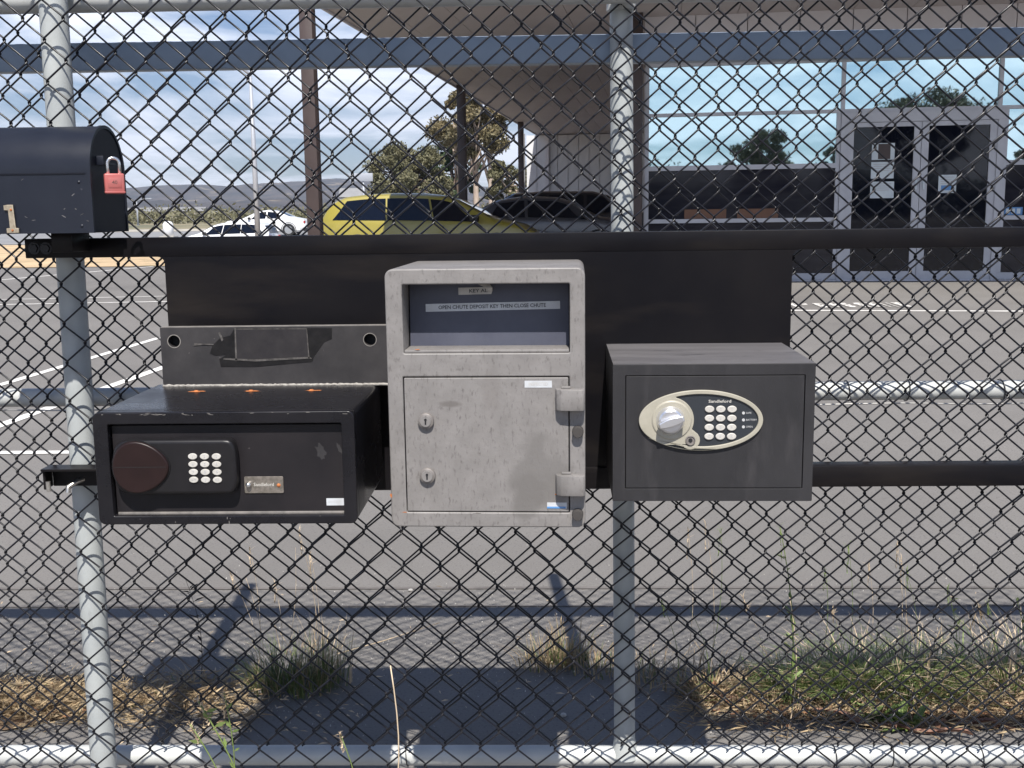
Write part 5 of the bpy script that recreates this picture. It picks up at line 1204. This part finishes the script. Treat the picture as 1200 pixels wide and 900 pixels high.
# weeds rooted at the fence foot, in front of the bottom pipe
FW = [((452, 925), (457, 780), 'lone straight straw stalk crossing the bottom pipe', 'straw_pale', None, 0, False, .0015),
      ((300, 950), (232, 822), 'pale green weed with small seed heads before the bottom pipe', 'weed_green', 'weed_green', 12, True, .0016),
      ((278, 940), (222, 848), 'second pale green weed stem crossing the bottom pipe', 'weed_green', 'weed_green', 9, True, .0014),
      ((262, 940), (262, 812), 'thin green stem left of the central shadow', 'weed_green', 'weed_green', 8, True, .0012),
      ((415, 935), (398, 860), 'small pale green sprout at the bottom pipe', 'weed_green', 'weed_green', 5, True, .0012)]
for k, (a_, b2, lb_, m_, lm_, nl_, hd_, r2) in enumerate(FW):
    rr = random.Random(400 + k); base = P(a_[0], a_[1], 2.03); base.z = 0.003
    tip = P(b2[0], b2[1], 2.02); root = empty('weed_stalk', base, 0, lb_, 'weed', 'weeds in front of the bottom pipe'); d = tip - base
    pts = [d * j / 8 + Vector((math.sin(j / 8 * 3.1) * .02, 0, 0)) for j in range(9)]
    MB().tube(pts, r2, 5).build('stem', M[m_], root, smooth=True)
    if hd_:
        hb2 = MB()
        for j in range(22): blade(hb2, rr, pts[8] * (1 - .02 * (j % 9)), rr.uniform(.008, .018), .004, rr.uniform(.3, 1.5), rr.uniform(0, 6.28), 2)
        hb2.build('seed_head', M['straw_pale'], root)
    for j in range(nl_):
        t = rr.uniform(.3, .95); i_ = t * 8; p = pts[int(i_)].lerp(pts[min(8, int(i_) + 1)], i_ % 1); az = rr.uniform(0, 6.28); L_ = rr.uniform(.012, .03)
        dd_ = Vector((math.cos(az), math.sin(az) * .4, rr.uniform(.2, 1.3))).normalized(); s_ = dd_.cross(Vector((0, 1, 0.2))).normalized(); w_ = L_ * .18
        MB().add([p, p + dd_ * L_ * .5 + s_ * w_, p + dd_ * L_, p + dd_ * L_ * .5 - s_ * w_], [(0, 1, 2, 3)]).build('leaf', M[lm_], root)
# broad-leaved weeds
for k, (px, py, lb_) in enumerate(((1105, 826, 'broad leaved green weed right of the weed bed centre'), (1020, 846, 'broad leaved green weed at the front of the weed bed'), (1065, 852, 'small leafy weed by the fallen bark'), (1000, 818, 'leafy green weed left of the bright green tuft'))):
    rr = random.Random(500 + k); g_ = G(px, py); root = empty('leafy_weed', (g_.x, g_.y, .004), 0, lb_, 'weed', 'leafy weeds in the weed bed')
    for j in range(16):
        az = rr.uniform(0, 6.28); L_ = rr.uniform(.04, .085); el = rr.uniform(.2, 1.4); dd_ = Vector((math.cos(az), math.sin(az), el)).normalized(); s_ = dd_.cross(Vector((0, 0, 1))).normalized(); w_ = L_ * .14
        p = Vector((rr.uniform(-.02, .02), rr.uniform(-.02, .02), 0)); e = p + dd_ * L_ - Vector((0, 0, L_ * .18))
        MB().add([p, p + dd_ * L_ * .3 + s_ * w_, p + dd_ * L_ * .7 + s_ * w_ * .9, e, p + dd_ * L_ * .7 - s_ * w_ * .9, p + dd_ * L_ * .3 - s_ * w_], [(0, 1, 2, 3), (0, 3, 4, 5)]).build('leaf', M['weed_green'], root)
# litter: flat dry blades and leaves lying about
def litter(name, regions, cnt, m, seed, lab, L=(.012, .05), w=.0025, up=.25):
    rr = random.Random(seed); mb_ = MB()
    for k in range(cnt):
        (xa, xb, ya, yb3) = regions[rr.randrange(len(regions))]; g_ = G(rr.uniform(xa, xb), rr.triangular(ya, yb3))
        az = rr.uniform(0, 6.28); l_ = rr.uniform(*L); d = Vector((math.cos(az), math.sin(az), rr.uniform(-up * .2, up))) * l_; s_ = Vector((-math.sin(az), math.cos(az), rr.uniform(-.5, .5))) * w * rr.uniform(.6, 1.6)
        p = g_ + Vector((0, 0, rr.uniform(.006, .022)))
        mb_.add([p, p + d * .5 + s_ + Vector((0, 0, .003)), p + d, p + d * .5 - s_], [(0, 1, 2, 3)])
    return tag(mb_.build(name, M[m]), lab, 'litter', kind='stuff')
litter('dry_litter', [(-60, 300, 790, 866), (800, 1260, 785, 872), (-60, 110, 800, 850), (820, 1260, 800, 850)], 6500, 'straw', 1, 'straw coloured dry grass litter strewn along the fence foot', L=(.02, .075), w=.0012, up=.5)
litter('leaf_litter', [(-60, 110, 802, 850), (820, 1260, 800, 866)], 420, 'litter_rust', 2, 'rusty brown leaf litter among the straw by the fence', L=(.012, .035), w=.006)
litter('pale_litter', [(-60, 1260, 690, 870), (820, 1260, 800, 868), (100, 420, 790, 880)], 700, 'straw_pale', 3, 'scattered pale grass bits on the grey paving', L=(.006, .03), w=.0012, up=.12)
litter('fine_grit', [(-80, 1280, 640, 885)], 2600, 'stone', 4, 'fine pale grit scattered over the paving', L=(.002, .005), w=.0016, up=.1)
# fallen bark strips, twigs, stones
for k, (a_, b2, w_, lb_) in enumerate((((826, 824), (935, 836), .016, 'reddish bark strip lying left of the tall green weed'), ((975, 842), (1050, 862), .022, 'broad reddish bark strip by the leafy weeds'),
                                     ((1040, 856), (1140, 868), .014, 'long thin bark strip near the bottom pipe'), ((860, 834), (1010, 846), .010, 'narrow dark bark strip along the shadow band'), ((1120, 850), (1190, 858), .012, 'short bark strip at the right edge'))):
    A_, B_ = G(*a_), G(*b2); d = B_ - A_; n_ = Vector((-d.y, d.x, 0)).normalized(); mb_ = MB(); rr = random.Random(k)
    seg = 10; vs = []
    for j in range(seg + 1):
        t = j / seg; p = A_ + d * t; ww = w_ * (.35 + .65 * math.sin(math.pi * min(.97, t + .04))) * rr.uniform(.8, 1.1); z = .012 + .008 * math.sin(t * 7 + k)
        vs += [(p - n_ * ww / 2 + Vector((0, 0, z + .004))), (p + Vector((0, 0, z - .002))), (p + n_ * ww / 2 + Vector((0, 0, z + .005)))]
    vs2 = [Vector(v) + Vector((0, 0, .0025)) for v in vs]; nv = len(vs)
    fs = [(3 * j + i, 3 * j + i + 1, 3 * j + i + 4, 3 * j + i + 3) for j in range(seg) for i in range(2)]
    fs2 = [tuple(i + nv for i in reversed(q)) for q in fs] + [(0, nv, nv + 1, 1), (1, nv + 1, nv + 2, 2)]
    o = mesh_obj('bark_strip', vs + vs2, fs + fs2, M['bark_strip']); tag(o, lb_, 'bark', 'fallen bark strips')
o = MB().tube([G(395, 770, .01), G(450, 756, .014), G(515, 734, .012)], .0016, 5).build('twig', M['straw_pale'], None, smooth=True); tag(o, 'long pale twig lying on the paving left of centre', 'twig')
for k, (px, py, s_, lb_) in enumerate(((481, 693, .008, 'bright white pebble on the asphalt below the grey safe'), (660, 840, .008, 'small pale stone by the bottom pipe left of the upright'))):
    g_ = G(px, py); rr = random.Random(k); bm = bmesh.new(); bmesh.ops.create_icosphere(bm, subdivisions=2, radius=s_)
    for v in bm.verts: v.co *= rr.uniform(.8, 1.15); v.co.z *= .6
    me = bpy.data.meshes.new('pebble'); bm.to_mesh(me); bm.free(); me.materials.append(M['stone'] if k else M['button']); o = bpy.data.objects.new('pebble', me); link(o); o.location = g_ + Vector((0, 0, .005)); tag(o, lb_, 'stone')

# ================================================================== HAZE
hz_ = MB().box(-4200, 4200, -4100, 5300, -61, 420).build('haze', None); hm = bpy.data.materials.new('haze'); hm.use_nodes = True; t = hm.node_tree; t.nodes.clear()
ho = N(t, 'ShaderNodeOutputMaterial'); pv_ = N(t, 'ShaderNodeVolumePrincipled'); pv_.inputs['Density'].default_value = 0.00017; pv_.inputs['Color'].default_value = (0.72, 0.84, 1.0, 1); pv_.inputs['Anisotropy'].default_value = 0.2
t.links.new(pv_.outputs[0], ho.inputs['Volume']); hz_.data.materials.append(hm); tag(hz_, 'thin pale air over the whole place', 'haze', kind='stuff')
